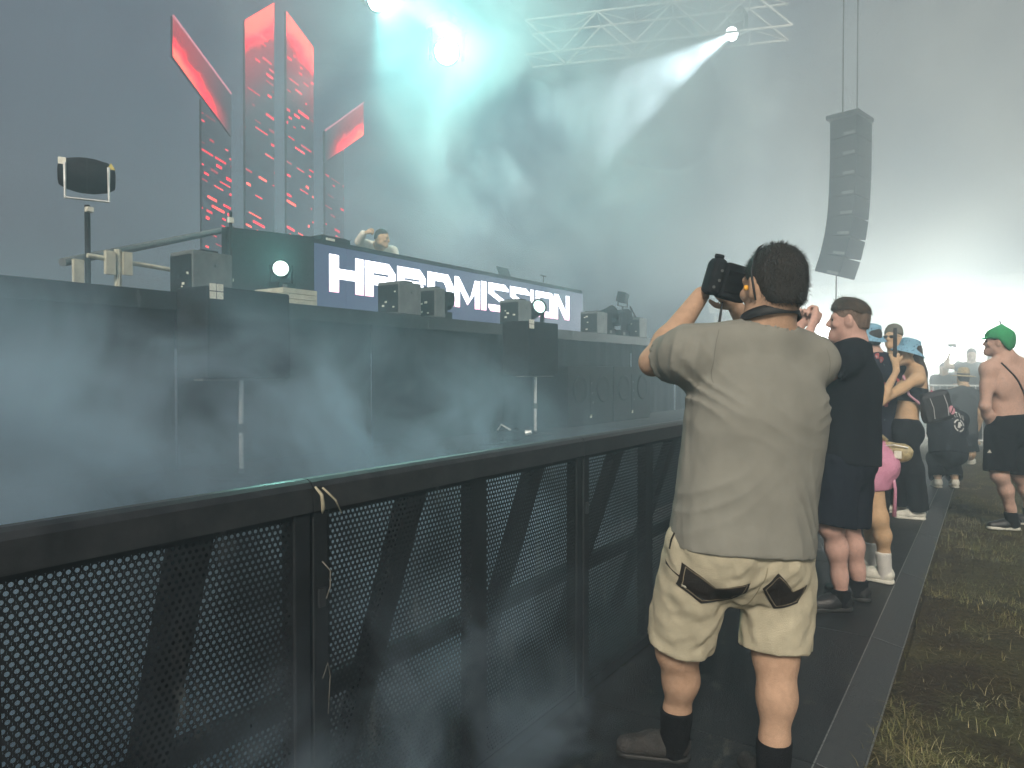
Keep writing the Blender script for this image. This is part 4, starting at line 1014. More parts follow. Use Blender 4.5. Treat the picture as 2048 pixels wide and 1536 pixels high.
    def shoes(s, m, sole, **kw):
        for k in 'LR': shoe(s.root, s.base, s.J, k, m, sole, s.floor, **kw)
    def part(s, mb, name, m, parent=None, smooth=True):
        mb.v = [tuple(V3(v)-s.base) for v in mb.v]; return mb.build(name, m, parent or s.root, smooth)
def bvh_of(o, base):
    from mathutils.bvhtree import BVHTree
    me = o.data; return BVHTree.FromPolygons([v.co+Vector(base) for v in me.vertices], [tuple(p.vertices) for p in me.polygons])
def inside(poly, u, v):
    c = False; n = len(poly)
    for i in range(n):
        (x1, y1), (x2, y2) = poly[i], poly[(i+1) % n]
        if (y1 > v) != (y2 > v) and u < (x2-x1)*(v-y1)/(y2-y1)+x1: c = not c
    return c
def applique(o, base, org, U, Vv, polys, name, m, parent, off=.003, step=.006):
    """a thin fabric patch laid on the surface of o: polys in metres on the plane (org,U,Vv), dropped along the plane normal"""
    bv = bvh_of(o, base); org = V3(org); U = nrm(U); Vv = nrm(Vv); n = np.cross(U, Vv); mb = MB()
    for poly in polys:
        bm = bmesh.new(); vs_ = [bm.verts.new((u, v, 0)) for u, v in poly]; bm.faces.new(vs_)
        us = [p[0] for p in poly]; vv = [p[1] for p in poly]
        for lo, hi, nn in ((min(us), max(us), (1,0,0)), (min(vv), max(vv), (0,1,0))):
            t = lo+step
            while t < hi:
                bmesh.ops.bisect_plane(bm, geom=bm.verts[:]+bm.edges[:]+bm.faces[:], plane_co=(t*nn[0], t*nn[1], 0), plane_no=nn); t += step
        bm.verts.ensure_lookup_table(); pts = []; ok = []
        for v in bm.verts:
            q = org+U*v.co.x+Vv*v.co.y; h = bv.ray_cast(Vector(q+n*.6), Vector(-n))
            ok.append(h[0] is not None); pts.append((V3(h[0])+V3(h[1])*off) if h[0] is not None else q)
        fs = [tuple(v.index for v in f.verts) for f in bm.faces if all(ok[v.index] for v in f.verts)]; bm.free()
        mb.add([p-base for p in pts], fs)
    return mb.build(name, m, parent, True)
def bucket_hat(P, m, tilt=0.0, s=1.0):
    H = P.H.copy(); c = P.P(0,-.008,.050); u = nrm(H[2]-H[1]*tilt); Mx = T(c) @ aim(u)
    prof = [(.002,.088),(.05,.086),(.078,.078),(.088,.06),(.094,.0),(.10,-.012),(.155,-.062),(.158,-.066),(.152,-.064),(.098,-.018),(.090,.0),(.084,.05),(.05,.075),(.002,.078)]
    mb = MB(); mb.lathe([(r*s*P.hs, z*s*P.hs) for r, z in prof], Mx, 28); return P.part(mb, 'bucket_hat', m)
# joints in metres, world frame
JT = {
 'photographer': {'head': [-0.609, 2.487, 1.76], 'hf': [-0.807, 0.591, 0.0], 'neck': [-0.641, 2.51, 1.598], 'chest': [-0.668, 2.488, 1.373], 'pelvis': [-0.697, 2.434, 0.908], 'bf': [-0.692, 0.722, 0.0], 'shL': [-0.835, 2.331, 1.529], 'shR': [-0.528, 2.656, 1.507], 'elL': [-1.005, 2.409, 1.504], 'wrL': [-0.885, 2.567, 1.75], 'haL': [-0.865, 2.678, 1.816], 'elR': [-0.68, 2.889, 1.359], 'wrR': [-0.82, 2.802, 1.709], 'haR': [-0.836, 2.768, 1.746], 'hipL': [-0.801, 2.34, 0.871], 'hipR': [-0.6, 2.534, 0.85], 'knL': [-0.906, 2.406, 0.489], 'anL': [-0.951, 2.488, 0.12], 'toeL': [-1.156, 2.398, 0.062], 'knR': [-0.595, 2.494, 0.507], 'anR': [-0.586, 2.421, 0.147], 'toeR': [-0.691, 2.54, 0.013]},
 'blacktee': {'head': [-0.708, 4.684, 1.778], 'hf': [-0.995, -0.101, 0.0], 'neck': [-0.692, 4.715, 1.629], 'chest': [-0.703, 4.704, 1.419], 'pelvis': [-0.719, 4.684, 0.983], 'bf': [-1.0, 0.021, 0.0], 'shL': [-0.695, 4.471, 1.55], 'shR': [-0.76, 4.885, 1.548], 'elL': [-0.803, 4.336, 1.422], 'wrL': [-0.894, 4.486, 1.7], 'haL': [-0.872, 4.574, 1.802], 'elR': [-0.908, 4.747, 1.417], 'wrR': [-0.981, 4.596, 1.708], 'haR': [-0.959, 4.612, 1.784], 'hipL': [-0.73, 4.555, 0.921], 'hipR': [-0.694, 4.819, 0.895], 'knL': [-0.767, 4.498, 0.573], 'anL': [-0.724, 4.602, 0.127], 'toeL': [-0.852, 4.503, 0.08], 'knR': [-0.726, 4.79, 0.526], 'anR': [-0.664, 4.871, 0.12], 'toeR': [-0.778, 4.89, 0.057]},
 'pink': {'head': [-0.891, 5.363, 1.55], 'hf': [-0.915, -0.404, 0.0], 'neck': [-0.804, 5.382, 1.394], 'chest': [-0.754, 5.388, 1.241], 'pelvis': [-0.666, 5.379, 0.887], 'bf': [-0.947, -0.322, 0.0], 'shL': [-0.735, 5.162, 1.349], 'shR': [-0.815, 5.566, 1.339], 'elL': [-0.786, 5.075, 1.121], 'wrL': [-0.895, 5.174, 1.279], 'haL': [-0.947, 5.2, 1.311], 'elR': [-0.89, 5.535, 1.089], 'wrR': [-0.98, 5.477, 1.231], 'haR': [-1.01, 5.458, 1.267], 'hipL': [-0.667, 5.269, 0.848], 'hipR': [-0.67, 5.484, 0.824], 'knL': [-0.609, 5.253, 0.506], 'anL': [-0.577, 5.363, 0.155], 'toeL': [-0.654, 5.382, 0.07], 'knR': [-0.679, 5.482, 0.46], 'anR': [-0.708, 5.636, 0.126], 'toeR': [-0.776, 5.589, 0.072]},
 'floral': {'head': [-0.999, 7.883, 1.808], 'hf': [-0.807, 0.591, 0.0], 'neck': [-0.965, 7.903, 1.624], 'chest': [-0.912, 7.931, 1.311], 'pelvis': [-0.926, 7.908, 0.666], 'bf': [-0.855, 0.518, 0.0], 'shL': [-1.092, 7.755, 1.51], 'shR': [-0.751, 8.067, 1.51], 'elL': [-1.183, 7.928, 1.181], 'wrL': [-1.26, 8.12, 1.33], 'haL': [-1.287, 8.164, 1.381], 'elR': [-0.713, 8.062, 1.162], 'wrR': [-0.898, 8.234, 0.946], 'haR': [-0.953, 8.317, 0.913], 'hipL': [-1.001, 7.796, 0.573], 'hipR': [-0.849, 8.018, 0.56], 'knL': [-1.009, 7.782, 0.129], 'anL': [-1.013, 7.77, -0.265], 'toeL': [-1.094, 7.775, -0.342], 'knR': [-0.92, 8.081, 0.091], 'anR': [-0.956, 8.109, -0.275], 'toeR': [-1.028, 8.06, -0.326]},
 'bucket': {'head': [-0.661, 7.866, 1.654], 'hf': [-0.947, -0.322, 0.0], 'neck': [-0.6, 7.904, 1.509], 'chest': [-0.614, 7.89, 1.292], 'pelvis': [-0.674, 7.842, 0.93], 'bf': [-0.998, -0.066, 0.0], 'shL': [-0.571, 7.704, 1.404], 'shR': [-0.669, 8.036, 1.386], 'elL': [-0.839, 7.376, 1.193], 'wrL': [-0.725, 7.482, 1.475], 'haL': [-0.741, 7.51, 1.586], 'elR': [-0.787, 8.012, 1.162], 'wrR': [-0.903, 8.056, 1.234], 'haR': [-0.935, 8.059, 1.258], 'hipL': [-0.68, 7.717, 0.876], 'hipR': [-0.659, 7.971, 0.858], 'knL': [-0.593, 7.708, 0.54], 'anL': [-0.558, 7.844, 0.182], 'toeL': [-0.666, 7.83, 0.124], 'knR': [-0.734, 7.973, 0.499], 'anR': [-0.741, 8.082, 0.185], 'toeR': [-0.822, 8.088, 0.136]},
 'beanie': {'head': [-0.901, 8.913, 1.846], 'hf': [-0.362, -0.932, 0.0], 'neck': [-0.881, 8.923, 1.664], 'chest': [-0.869, 8.925, 1.404], 'pelvis': [-0.85, 8.927, 0.879], 'bf': [-0.591, -0.807, 0.0], 'shL': [-0.785, 8.84, 1.552], 'shR': [-0.968, 9.007, 1.554], 'elL': [-0.761, 8.813, 1.216], 'wrL': [-0.807, 8.717, 0.975], 'haL': [-0.829, 8.701, 0.894], 'elR': [-0.99, 8.961, 1.207], 'wrR': [-0.995, 8.892, 0.959], 'haR': [-0.993, 8.831, 0.879], 'hipL': [-0.808, 8.894, 0.828], 'hipR': [-0.887, 8.961, 0.82], 'knL': [-0.805, 8.889, 0.499], 'anL': [-0.801, 8.884, 0.142], 'toeL': [-0.826, 8.746, 0.105], 'knR': [-0.893, 8.95, 0.486], 'anR': [-0.89, 8.944, 0.125], 'toeR': [-0.915, 8.807, 0.104]},
 'straw': {'head': [-0.36, 13.237, 1.361], 'hf': [-0.404, 0.915, 0.0], 'neck': [-0.342, 13.125, 1.199], 'chest': [-0.356, 12.991, 0.97], 'pelvis': [-0.367, 12.853, 0.518], 'bf': [-0.404, 0.915, 0.0], 'shL': [-0.53, 12.877, 1.109], 'shR': [-0.159, 13.125, 1.093], 'elL': [-0.556, 12.793, 0.82], 'wrL': [-0.543, 12.978, 0.601], 'haL': [-0.516, 12.994, 0.516], 'elR': [-0.117, 13.087, 0.82], 'wrR': [-0.155, 13.177, 0.582], 'haR': [-0.181, 13.218, 0.5], 'hipL': [-0.43, 12.81, 0.464], 'hipR': [-0.291, 12.903, 0.464], 'knL': [-0.439, 12.739, 0.241], 'anL': [-0.453, 12.844, -0.038], 'toeL': [-0.459, 13.02, -0.097], 'knR': [-0.249, 12.866, 0.241], 'anR': [-0.236, 12.989, -0.038], 'toeR': [-0.213, 13.184, -0.097]},
 'crouch': {'head': [-0.512, 10.18, 1.06], 'hf': [-0.96, 0.279, 0.0], 'neck': [-0.448, 10.161, 0.99], 'chest': [-0.413, 10.121, 0.823], 'pelvis': [-0.418, 10.051, 0.526], 'bf': [-0.932, 0.362, 0.0], 'shL': [-0.532, 9.983, 0.911], 'shR': [-0.305, 10.255, 0.892], 'elL': [-0.569, 10.134, 0.693], 'wrL': [-0.55, 10.385, 0.55], 'haL': [-0.542, 10.449, 0.495], 'elR': [-0.286, 10.383, 0.652], 'wrR': [-0.386, 10.555, 0.545], 'haR': [-0.409, 10.599, 0.515], 'hipL': [-0.477, 10.01, 0.478], 'hipR': [-0.347, 10.097, 0.478], 'knL': [-0.569, 10.368, 0.394], 'anL': [-0.523, 10.153, 0.112], 'toeL': [-0.586, 10.349, 0.018], 'knR': [-0.4, 10.542, 0.388], 'anR': [-0.35, 10.268, 0.112], 'toeR': [-0.394, 10.478, 0.031]},
 'shirtless': {'head': [0.053, 7.924, 1.745], 'hf': [-1.0, 0.021, 0.0], 'neck': [0.107, 7.958, 1.598], 'chest': [0.14, 7.975, 1.369], 'pelvis': [0.144, 7.969, 0.98], 'bf': [-0.807, 0.591, 0.0], 'shL': [-0.017, 7.788, 1.493], 'shR': [0.311, 8.213, 1.493], 'elL': [-0.04, 7.742, 1.159], 'wrL': [0.031, 7.928, 0.895], 'haL': [0.062, 7.996, 0.808], 'elR': [0.335, 8.161, 1.161], 'wrR': [0.313, 8.322, 0.918], 'haR': [0.309, 8.378, 0.843], 'hipL': [0.075, 7.862, 0.916], 'hipR': [0.222, 8.081, 0.907], 'knL': [0.079, 7.796, 0.537], 'anL': [0.183, 7.978, 0.133], 'toeL': [0.07, 7.935, 0.003], 'knR': [0.236, 8.141, 0.508], 'anR': [0.329, 8.316, 0.116], 'toeR': [0.246, 8.318, 0.011]},
 'dj': {'head': [-7.12, 7.355, 3.348], 'hf': [0.86, 0.4, -0.22], 'neck': [-7.26, 7.428, 3.239], 'chest': [-7.32, 7.469, 3.114], 'pelvis': [-7.55, 7.702, 2.88], 'bf': [0.97, 0.25, 0], 'shL': [-7.22, 7.672, 3.204], 'shR': [-7.36, 7.321, 3.254], 'elR': [-7.36, 7.147, 3.285], 'wrR': [-7.22, 7.096, 3.375], 'haR': [-7.14, 7.113, 3.396], 'elL': [-7.1, 7.627, 3.0580000000000003], 'wrL': [-6.92, 7.464, 2.988], 'haL': [-6.88, 7.441, 2.968], 'hipL': [-7.52, 7.807, 2.83], 'hipR': [-7.58, 7.598, 2.83], 'knL': [-7.45, 7.712, 2.48], 'knR': [-7.5, 7.497, 2.48], 'anL': [-7.55, 7.836, 2.13], 'anR': [-7.6, 7.595, 2.13], 'toeL': [-7.4, 7.639, 2.09], 'toeR': [-7.45, 7.386, 2.09]},
}
UP = V3((0,0,1))
ONLY = None
# --- the photographer
J = JT['photographer']
ph = Person(J, 'man in khaki t-shirt and beige shorts raising a camera, seen from behind', SK['tan'], res=.0075, g=1.10, hs=1.12, curl=(.95, .9),
            palms=(V3((.6,.6,-.1)), V3((-.5,.5,.3))), face=False)
ph.hair(M['hair_dark'], front=.062, nape=-.062, thick=.004, rough=.0015, res=.005, side=.012, strands=9000, slen=.013)
A = ph.A; Jp = ph.J
tee = ph.tee(M['khaki_tee'], V3(J['pelvis'])-UP*.050, sleeve=.64, t=.021, box=(.238,.246,1.34), fold=.005, res=.008, hem_dir=nrm(-UP+A[0]*-.10-A[1]*.12), neck_r=.105,
             creases=((Jp['shL']-UP*.13-A[1]*.08, .15, A[0]*.55+A[2]*.85, 62, .007), (Jp['shL']-A[1]*.05-A[0]*.05-UP*.03, .11, A[1]*.5-A[0]*.75, 75, .0065), (Jp['shR']-UP*.16-A[1]*.08, .14, A[0]*-.6+A[2]*.8, 60, .006),
                      (Jp['pelvis']+A[0]*.17+A[2]*.10-A[1]*.10, .20, A[0]*.85+A[2]*.5, 50, .006), (Jp['pelvis']-A[0]*.17+A[2]*.12-A[1]*.08, .18, A[0]*-.75+A[2]*.65, 46, .005), (Jp['chest']-A[1]*.14-A[2]*.10, .22, A[2]*.9+A[0]*.25, 34, .003)))
sho = ph.legs_garment(M['shorts'], {'L': .90, 'R': .92}, t=.020, flare=.024, res=.0075, fold=.006, top=V3(J['pelvis'])+UP*.06)
ph.socks(M['sock'], .20); ph.shoes(M['shoe_grey'], M['sole_black'], high=.02)
pel = V3(J['pelvis'])
M['tee_seam'] = cloth('tee_seam', (.17,.165,.145)); M['short_seam'] = cloth('short_seam', (.33,.29,.20))
nk = V3(Jp['neck'])-A[1]*.2
for pts_ in ([(-.205,-.02),(-.222,-.06),(-.230,-.11),(-.226,-.16),(-.216,-.20)], [(.185,-.03),(.200,-.07),(.208,-.12),(.205,-.17),(.198,-.21)]):
    applique(tee, ph.base, nk, A[0], A[2], [[(u0-.0012, v0), (u0+.0012, v0), (u1+.0012, v1), (u1-.0012, v1)] for (u0, v0), (u1, v1) in zip(pts_, pts_[1:])], 'armhole_seam', M['tee_seam'], tee, .0012, .012)
applique(sho, ph.base, pel-A[1]*.18, A[0], A[2], [[(-.008,-.21),(-.004,-.21),(.002,-.06),(-.002,-.06)]], 'centre_seam', M['short_seam'], sho, .0015, .012)
org = pel-A[1]*.18
for pl_ in ([(-.230,-.088),(-.226,-.165),(-.149,-.215),(-.050,-.188),(-.048,-.112),(-.135,-.146)], [(.034,-.071),(.006,-.130),(.080,-.200),(.150,-.172),(.158,-.105),(.112,-.130)]):
    pk = applique(sho, ph.base, org, A[0], A[2], [pl_], 'pocket_patch', M['patch'], sho, .004)
    cx = sum(p[0] for p in pl_)/6; cz = sum(p[1] for p in pl_)/6
    M['stitch'] = M.get('stitch') or cloth('stitch', (.30,.25,.17))
    inn = [(cx+(u-cx)*.88, cz+(v-cz)*.82) for u, v in pl_]
    seg = []
    for i in range(6):
        (u0, v0), (u1, v1) = inn[i], inn[(i+1) % 6]; L_ = math.hypot(u1-u0, v1-v0); du, dv = (v0-v1)/L_*.0009, (u1-u0)/L_*.0009
        seg.append([(u0-du, v0-dv), (u1-du, v1-dv), (u1+du, v1+dv), (u0+du, v0+dv)])
    st_ = applique(sho, ph.base, org, A[0], A[2], seg, 'stitching', M['stitch'], pk, .0052); st_['kind'] = 'stuff'
U2 = nrm(A[0]-A[1]); org2 = pel+np.cross(U2, A[2])*.19
applique(sho, ph.base, org2, U2, A[2], [[(-.194,-.098),(-.191,-.111),(-.107,-.152),(-.106,-.144),(-.167,-.120)]], 'pocket_slit', M['patch'], sho, .003)
tg = applique(sho, ph.base, org2, U2, A[2], [[(-.141,-.153),(-.140,-.167),(-.107,-.175),(-.106,-.160)]], 'maker_tag', M['patch'], sho, .003)
applique(sho, ph.base, org2, U2, A[2], [[(-.127,-.159),(-.126,-.167),(-.111,-.169),(-.112,-.162)]], 'tag_mark', M['white_label'], tg, .0045)
applique(sho, ph.base, org2, U2, A[2], [[(-.173,.005),(-.181,-.029),(-.181,-.057),(-.175,-.059),(-.173,-.027),(-.167,.003)]], 'pocket_slit', M['patch'], sho, .003)
# earplug and eyewear strap
ep = MB(); ep.lathe([(.002,-.008),(.007,-.006),(.008,0),(.007,.008),(.002,.010)], T(ph.P(-.094,.006,-.012)), 10); ph.part(ep, 'earplug', M['orange'])
gl = MB(); gl.tube([ph.P(x, y, z) for x, y, z in ((-.015,.030,.124),(-.045,.012,.110),(-.074,.000,.070),(-.088,-.010,.030),(-.092,-.024,-.010),(-.085,-.026,-.050))], [.0025,.004,.004,.004,.0045,.003], 8); ph.part(gl, 'eyewear_arm', M['strap'])
# DSLR
def camera_prop():
    f = nrm(V3((-.66,.75,0))+UP*.12); lf = nrm(np.cross(UP, f)); up0 = np.cross(f, lf); a = R(14); up = up0*math.cos(a)-lf*math.sin(a); lf = np.cross(up, f)
    c = ph.P(-.012,.098,.010)+f*.055+lf*.032
    e = empty('camera', tuple(c)); Rm = Matrix([list(-lf), list(f), list(up)]).transposed()
    tag(e, 'black camera with battery grip held to the photographer\'s eye', 'camera'); e.rotation_euler = Rm.to_euler(); e.scale = (.88,.88,.88)
    def b(nm, lo, hi, m, bev=.006, par=None): return MB().b2(lo, hi, bev).build(nm, m, par or e)
    bd = b('body', (-.058,-.034,-.072), (.055,.034,.072), M['black_plastic'], .012)
    b('battery_grip', (-.112,-.032,-.070), (-.056,.040,.078), M['black_plastic'], .016)
    MB().lathe([(.020,-.062),(.024,-.05),(.024,.05),(.020,.062)], T((-.086,.040,.004)), 14).build('hand_grip', M['strap'], e, True)
    b('viewfinder_hump', (.053,-.040,-.028), (.082,.030,.028), M['black_plastic'], .008)
    b('eyecup', (.058,-.056,-.018), (.082,-.038,.018), M['strap'], .006)
    b('rear_screen', (-.045,-.0375,-.045), (.035,-.0345,.040), mat('camera_screen', (.01,.011,.013), .1), 0)
    for k, (x, z) in enumerate(((.046,-.050),(.046,.048),(-.075,.03),(-.075,-.01),(-.09,-.04))):
        MB().lathe([(.006,0),(.006,.004)], T((x,-.033 if k < 2 else -.031,z)) @ aim((0,-1,0)), 10).build('button', M['grey_case'], bd)
    MB().lathe([(.034,.03),(.037,.04),(.037,.07),(.040,.08),(.040,.115),(.042,.12),(.042,.135),(.036,.135),(.032,.12)], aim((0,1,0)), 28).build('lens', M['black_plastic'], e, True)
    MB().lathe([(.016,0),(.019,.004),(.019,.016)], T((-.085,.01,.078)), 14).build('dial', M['black_plastic'], e, True)
    # neck strap : wide band behind the neck, thin ends down to the camera
    n = ph.J['neck']; bk = -nrm(V3(J['hf'])*.3+ph.A[1]*.7); rt = np.cross(-bk, UP); vs_ = []; N = 22; mb = MB()
    for i in range(N+1):
        t = math.pi*(-.62+1.24*i/N); dr = bk*math.cos(t)+rt*math.sin(t)
        rr = .092+.006*math.cos(t); q = n+UP*(.078-.045*(1-math.cos(t))*.55)+dr*rr+bk*.016
        tl = dr*.012
        vs_ += [q-UP*.017+tl, q+UP*.017, q+UP*.016-dr*.003, q-UP*.018+tl-dr*.003]
    fs = []
    for i in range(N):
        for k in range(4): fs.append((4*i+k, 4*i+4+k, 4*i+4+(k+1) % 4, 4*i+(k+1) % 4))
    mb.add(vs_, fs)
    inv = e.matrix_basis.inverted() if False else (T(tuple(c)) @ Rm.to_4x4() @ Matrix.Scale(.88, 4)).inverted()
    mb.v = [tuple(inv @ Vector(v)) for v in mb.v]; sp_ = mb.build('neck_strap', M['strap'], e, True)
    end = c+lf*.02-up*.075; s2 = MB(); pts = [end, end+f*.0-UP*.035+lf*.006, end-UP*.075+lf*.012, end-UP*.10+lf*.004-f*.03, V3(n)+ph.A[1]*.12-UP*.05]
    s2.tube([inv @ Vector(p) for p in pts], [.003,.005,.006,.005,.004], 6); s2.build('strap_end', M['strap'], sp_, True)
camera_prop()

# --- man in black t-shirt
J = JT['blacktee']
p2 = Person(J, 'man in black t-shirt and navy shorts with raised fists, behind the photographer', SK['pink'], res=.010, g=1.08, hs=1.05, curl=(1.5,1.5), palms=(V3((-.3,.3,.2)), V3((.2,-.3,.2))))
p2.hair(M['hair_brown'], front=.058, nape=.030, thick=.008, rough=.002, res=.007, side=.055, top=.010, fr_y=.07, strands=3000, slen=.018)
M['hair_fade'] = hairmat('hair_fade', (.24,.16,.115)); p2.hair(M['hair_fade'], front=.052, nape=-.055, thick=.0035, rough=.0008, res=.006, side=.008, fr_y=.06, strands=4000, slen=.006)
p2.tee(M['black_tee'], V3(J['pelvis'])-UP*.06, sleeve=.75, t=.02, box=(.215,.235,1.25), fold=.006, neck_r=.10)
p2.legs_garment(M['navy'], {'L': 1.0, 'R': 1.0}, t=.02, flare=.045, top=V3(J['pelvis'])+UP*.05)
p2.socks(M['sock'], .13); p2.shoes(M['shoe_black'], M['sole_black'], chunky=True, sc=1.08)

# --- woman in pink skirt leaning on the barrier
J = JT['pink']
p3 = Person(J, 'woman in shiny pink skirt and white sneakers leaning towards the barrier', SK['warm'], res=.011, g=.92, hs=.98, fem=True)
p3.hair(M['hair_long'], front=.05, nape=-.10, thick=.014, res=.011)
F = Field(p3.lo, p3.hi, .011); add_torso(F, p3.J, .92, .006, True); F.folds(.003, 30, 4)
cp = lerp(p3.J['pelvis'], p3.J['neck'], .25); F.plane(cp, -p3.A[2]); F.plane(lerp(p3.J['pelvis'], p3.J['neck'], .72), p3.A[2]); gar(F, 'crop_top', M['pink_satin'], p3.root, p3.base)
p3.legs_garment(M['pink_satin'], {'L': .50, 'R': .50}, t=.013, flare=.0, name='skirt', skirt=True, fold=.004, top=V3(J['pelvis'])+UP*.10)
tie = MB(); q = lerp(p3.J['hipL'], p3.J['knL'], .2)+p3.A[0]*.0-p3.A[1]*.13; tie.tube([q, q-UP*.12-p3.A[1]*.02, q-UP*.30-p3.A[1]*.015], [.012,.010,.014], 8); p3.part(tie, 'skirt_tie', M['pink_satin'])
p3.socks(M['white_sock'], .22); p3.shoes(M['shoe_white'], M['sole_white'], chunky=True)
bg_ = empty('belt_bag', (-.52, 5.33, .955)); tag(bg_, 'beige belt bag with a braided strap beside the pink skirt', 'bag')
F = Field((-.12,-.10,-.14), (.12,.10,.12), .008); F.cone((-.045,0,-.01), (.045,0,-.02), .058, .062, .02, ((0,1,0), 1.5)); F.folds(.003, 60, 2); link('pouch', F.mesh('pouch', (0,0,0)), M['bag_beige'], bg_)
MB().tube([(-.08,-.045,.02),(0,-.052,.035),(.08,-.045,.02)], .004, 6).build('zip', M['alu'], bg_)
MB().box((.02,-.048,-.03), (.045,.012,.05), None, .004).build('front_buckle', M['white_label'], bg_)
stp = MB(); stp.tube([(-.05,.02,.05),(-.12,.0,.12),(-.22,-.02,.22),(-.30,.03,.36)], [.014,.012,.012,.012], 8); stp.build('braided_strap', M['bag_beige'], bg_, True)

# --- person in floral shirt and blue bucket hat
J = JT['floral']
p4 = Person(J, 'person in navy floral shirt, light blue bucket hat and black trousers', SK['pale'], res=.011, g=1.0)
p4.hair(M['hair_dark'], front=.05, nape=-.085, thick=.012, res=.010)
p4.tee(M['floral'], V3(J['pelvis'])-UP*.03, sleeve=.95, t=.022, box=(.21,.22,1.3), name='floral_shirt', fold=.006)
p4.legs_garment(M['black_trouser'], {'L': 1.92, 'R': 1.92}, t=.015, flare=.02, name='trousers'); p4.shoes(M['shoe_white'], M['sole_white'])
bucket_hat(p4, M['hat_blue'], .25)

# --- woman with bucket hat, bag and folded fan
J = JT['bucket']
p5 = Person(J, 'woman in light blue bucket hat and black trousers holding up a folded fan', SK['warm'], res=.011, g=.92, hs=1.0, fem=True, curl=(1.3,.8))
F = Field(p5.J['head']-.25, p5.J['head']+V3((.25,.25,.16)), .010); 
F = Field(p5.J['head']-V3((.3,.3,.65)), p5.J['head']+V3((.3,.3,.16)), .011)
F.ell(p5.P(0,-.015,.02), (.088,.105,.10), p5.H, .02); F.cone(p5.P(.0,-.06,-.02), p5.P(0,-.115,-.20), .075, .07, .05, (p5.H[1], 1.5)); F.cone(p5.P(0,-.115,-.20), p5.P(-.01,-.165,-.46), .068, .035, .05, (p5.H[1], 1.7)); F.folds(.006, 45, 3, (1,1,.25), True)
H5 = p5.H; c5 = p5.J['head']; F.func(lambda d, x, y, z: np.maximum(d, ((x-c5[0])*H5[1][0]+(y-c5[1])*H5[1][1]-.035+np.maximum(0,(.03-(z-c5[2])))*.4))); gar(F, 'long_hair', M['hair_long'], p5.root, p5.base)
F = Field(p5.lo, p5.hi, .011); add_torso(F, p5.J, .92, .007, True); F.folds(.003, 30, 6); F.plane(lerp(p5.J['pelvis'], p5.J['neck'], .42), -p5.A[2]); F.plane(lerp(p5.J['pelvis'], p5.J['neck'], .66), p5.A[2]); gar(F, 'crop_top', M['black_tee'], p5.root, p5.base)
tr_ = p5.legs_garment(M['black_trouser'], {'L': 1.96, 'R': 1.96}, t=.016, flare=.025, name='trousers', top=V3(J['pelvis'])+UP*.09)
p5.shoes(M['shoe_white'], M['sole_white'], chunky=True); bucket_hat(p5, M['hat_blue'], .30)
fan = empty('folded_fan', tuple(V3(p5.J['haL'])+V3((0,0,-.05)))); tag(fan, 'folded dark hand fan held upright above the bucket hats', 'fan')
for k in range(7): MB().box(((k-3)*.0045,0,.17), (.0038,.036-.002*abs(k-3),.34), None).build('stick', M['strap'], fan)
MB().lathe([(.006,-.02),(.006,.02)], T((0,0,.012)) @ aim((1,0,0)), 10).build('rivet', M['alu'], fan)
bb = empty('shoulder_bag', (-.43, 7.80, 1.14)); tag(bb, 'black shoulder bag with white piping and pink emblem at the bucket hat woman\'s back', 'bag'); bb.rotation_euler = (0, R(-14), R(32))
MB().box((0,0,0), (.27,.13,.29), None, .04).build('body', M['strap'], bb)
M['piping'] = mat('piping', (.6,.6,.6), .5); M['pink_emblem'] = mat('pink_emblem', (.6,.28,.34), .6)
for x in (-.065,.065): MB().tube([(x,-.069,-.10),(x+.012,-.070,0),(x,-.069,.10)], .0028, 6).build('piping', M['piping'], bb)
lp = [(.105+.028*math.cos(t)*(1.0 if math.sin(t) < 0 else .9), -.055+.042*math.sin(t)) for t in [2*math.pi*k/18 for k in range(18)]]
MB().prism(lp, lambda u, v, w: (u, -.066-w, v), .003).build('emblem', M['pink_emblem'], bb)
MB().tube([(.085,-.0705,-.085),(.108,-.0715,-.055),(.125,-.0705,-.025)], .004, 6).build('emblem_line', M['strap'], bb)
MB().tube([(-.13,0,.06),(-.20,.02,.16),(-.16,.12,.34)], .012, 6).build('pink_strap', mat('pink_strap', (.6,.30,.38), .6), bb)
MB().lathe([(.004,-.03),(.022,0),(.004,.03)], T((0,.0,.13)), 12).build('pink_pompom', mat('pompom', (.55,.15,.22), .8, 0, .2, 60, 1, 90), bb)

# --- person with beanie and sunglasses
J = JT['beanie']
p6 = Person(J, 'person in grey beanie and sunglasses behind the folded fan', SK['warm'], res=.013, g=.98)
bn = MB(); Mx = T(p6.P(0,-.014,.035)) @ aim(nrm(p6.H[2]-p6.H[1]*.25)); bn.lathe([(.090,-.012),(.094,0),(.094,.028),(.090,.03),(.088,.06),(.070,.095),(.035,.116),(.004,.122)], Mx, 26); p6.part(bn, 'beanie', M['beanie'])
sg = MB()
for sd in (-1,1): sg.box(p6.P(sd*.034,.094,.006), (.05,.008,.032), Matrix([list(p6.H[0]), list(p6.H[1]), list(p6.H[2])]).transposed(), .003); sg.tube([p6.P(sd*.06,.090,.012), p6.P(sd*.080,.03,.012), p6.P(sd*.083,-.005,.010)], .003, 5)
sg.tube([p6.P(-.012,.100,.010), p6.P(.012,.100,.010)], .003, 5); p6.part(sg, 'sunglasses', M['strap'])['kind'] = 'stuff'
p6.tee(M['dark_grey_tee'], V3(J['pelvis'])-UP*.05, box=(.2,.2,1.3)); p6.legs_garment(M['black_trouser'], {'L': 1.9, 'R': 1.9}, t=.014, name='trousers'); p6.shoes(M['shoe_white'], M['sole_white'])

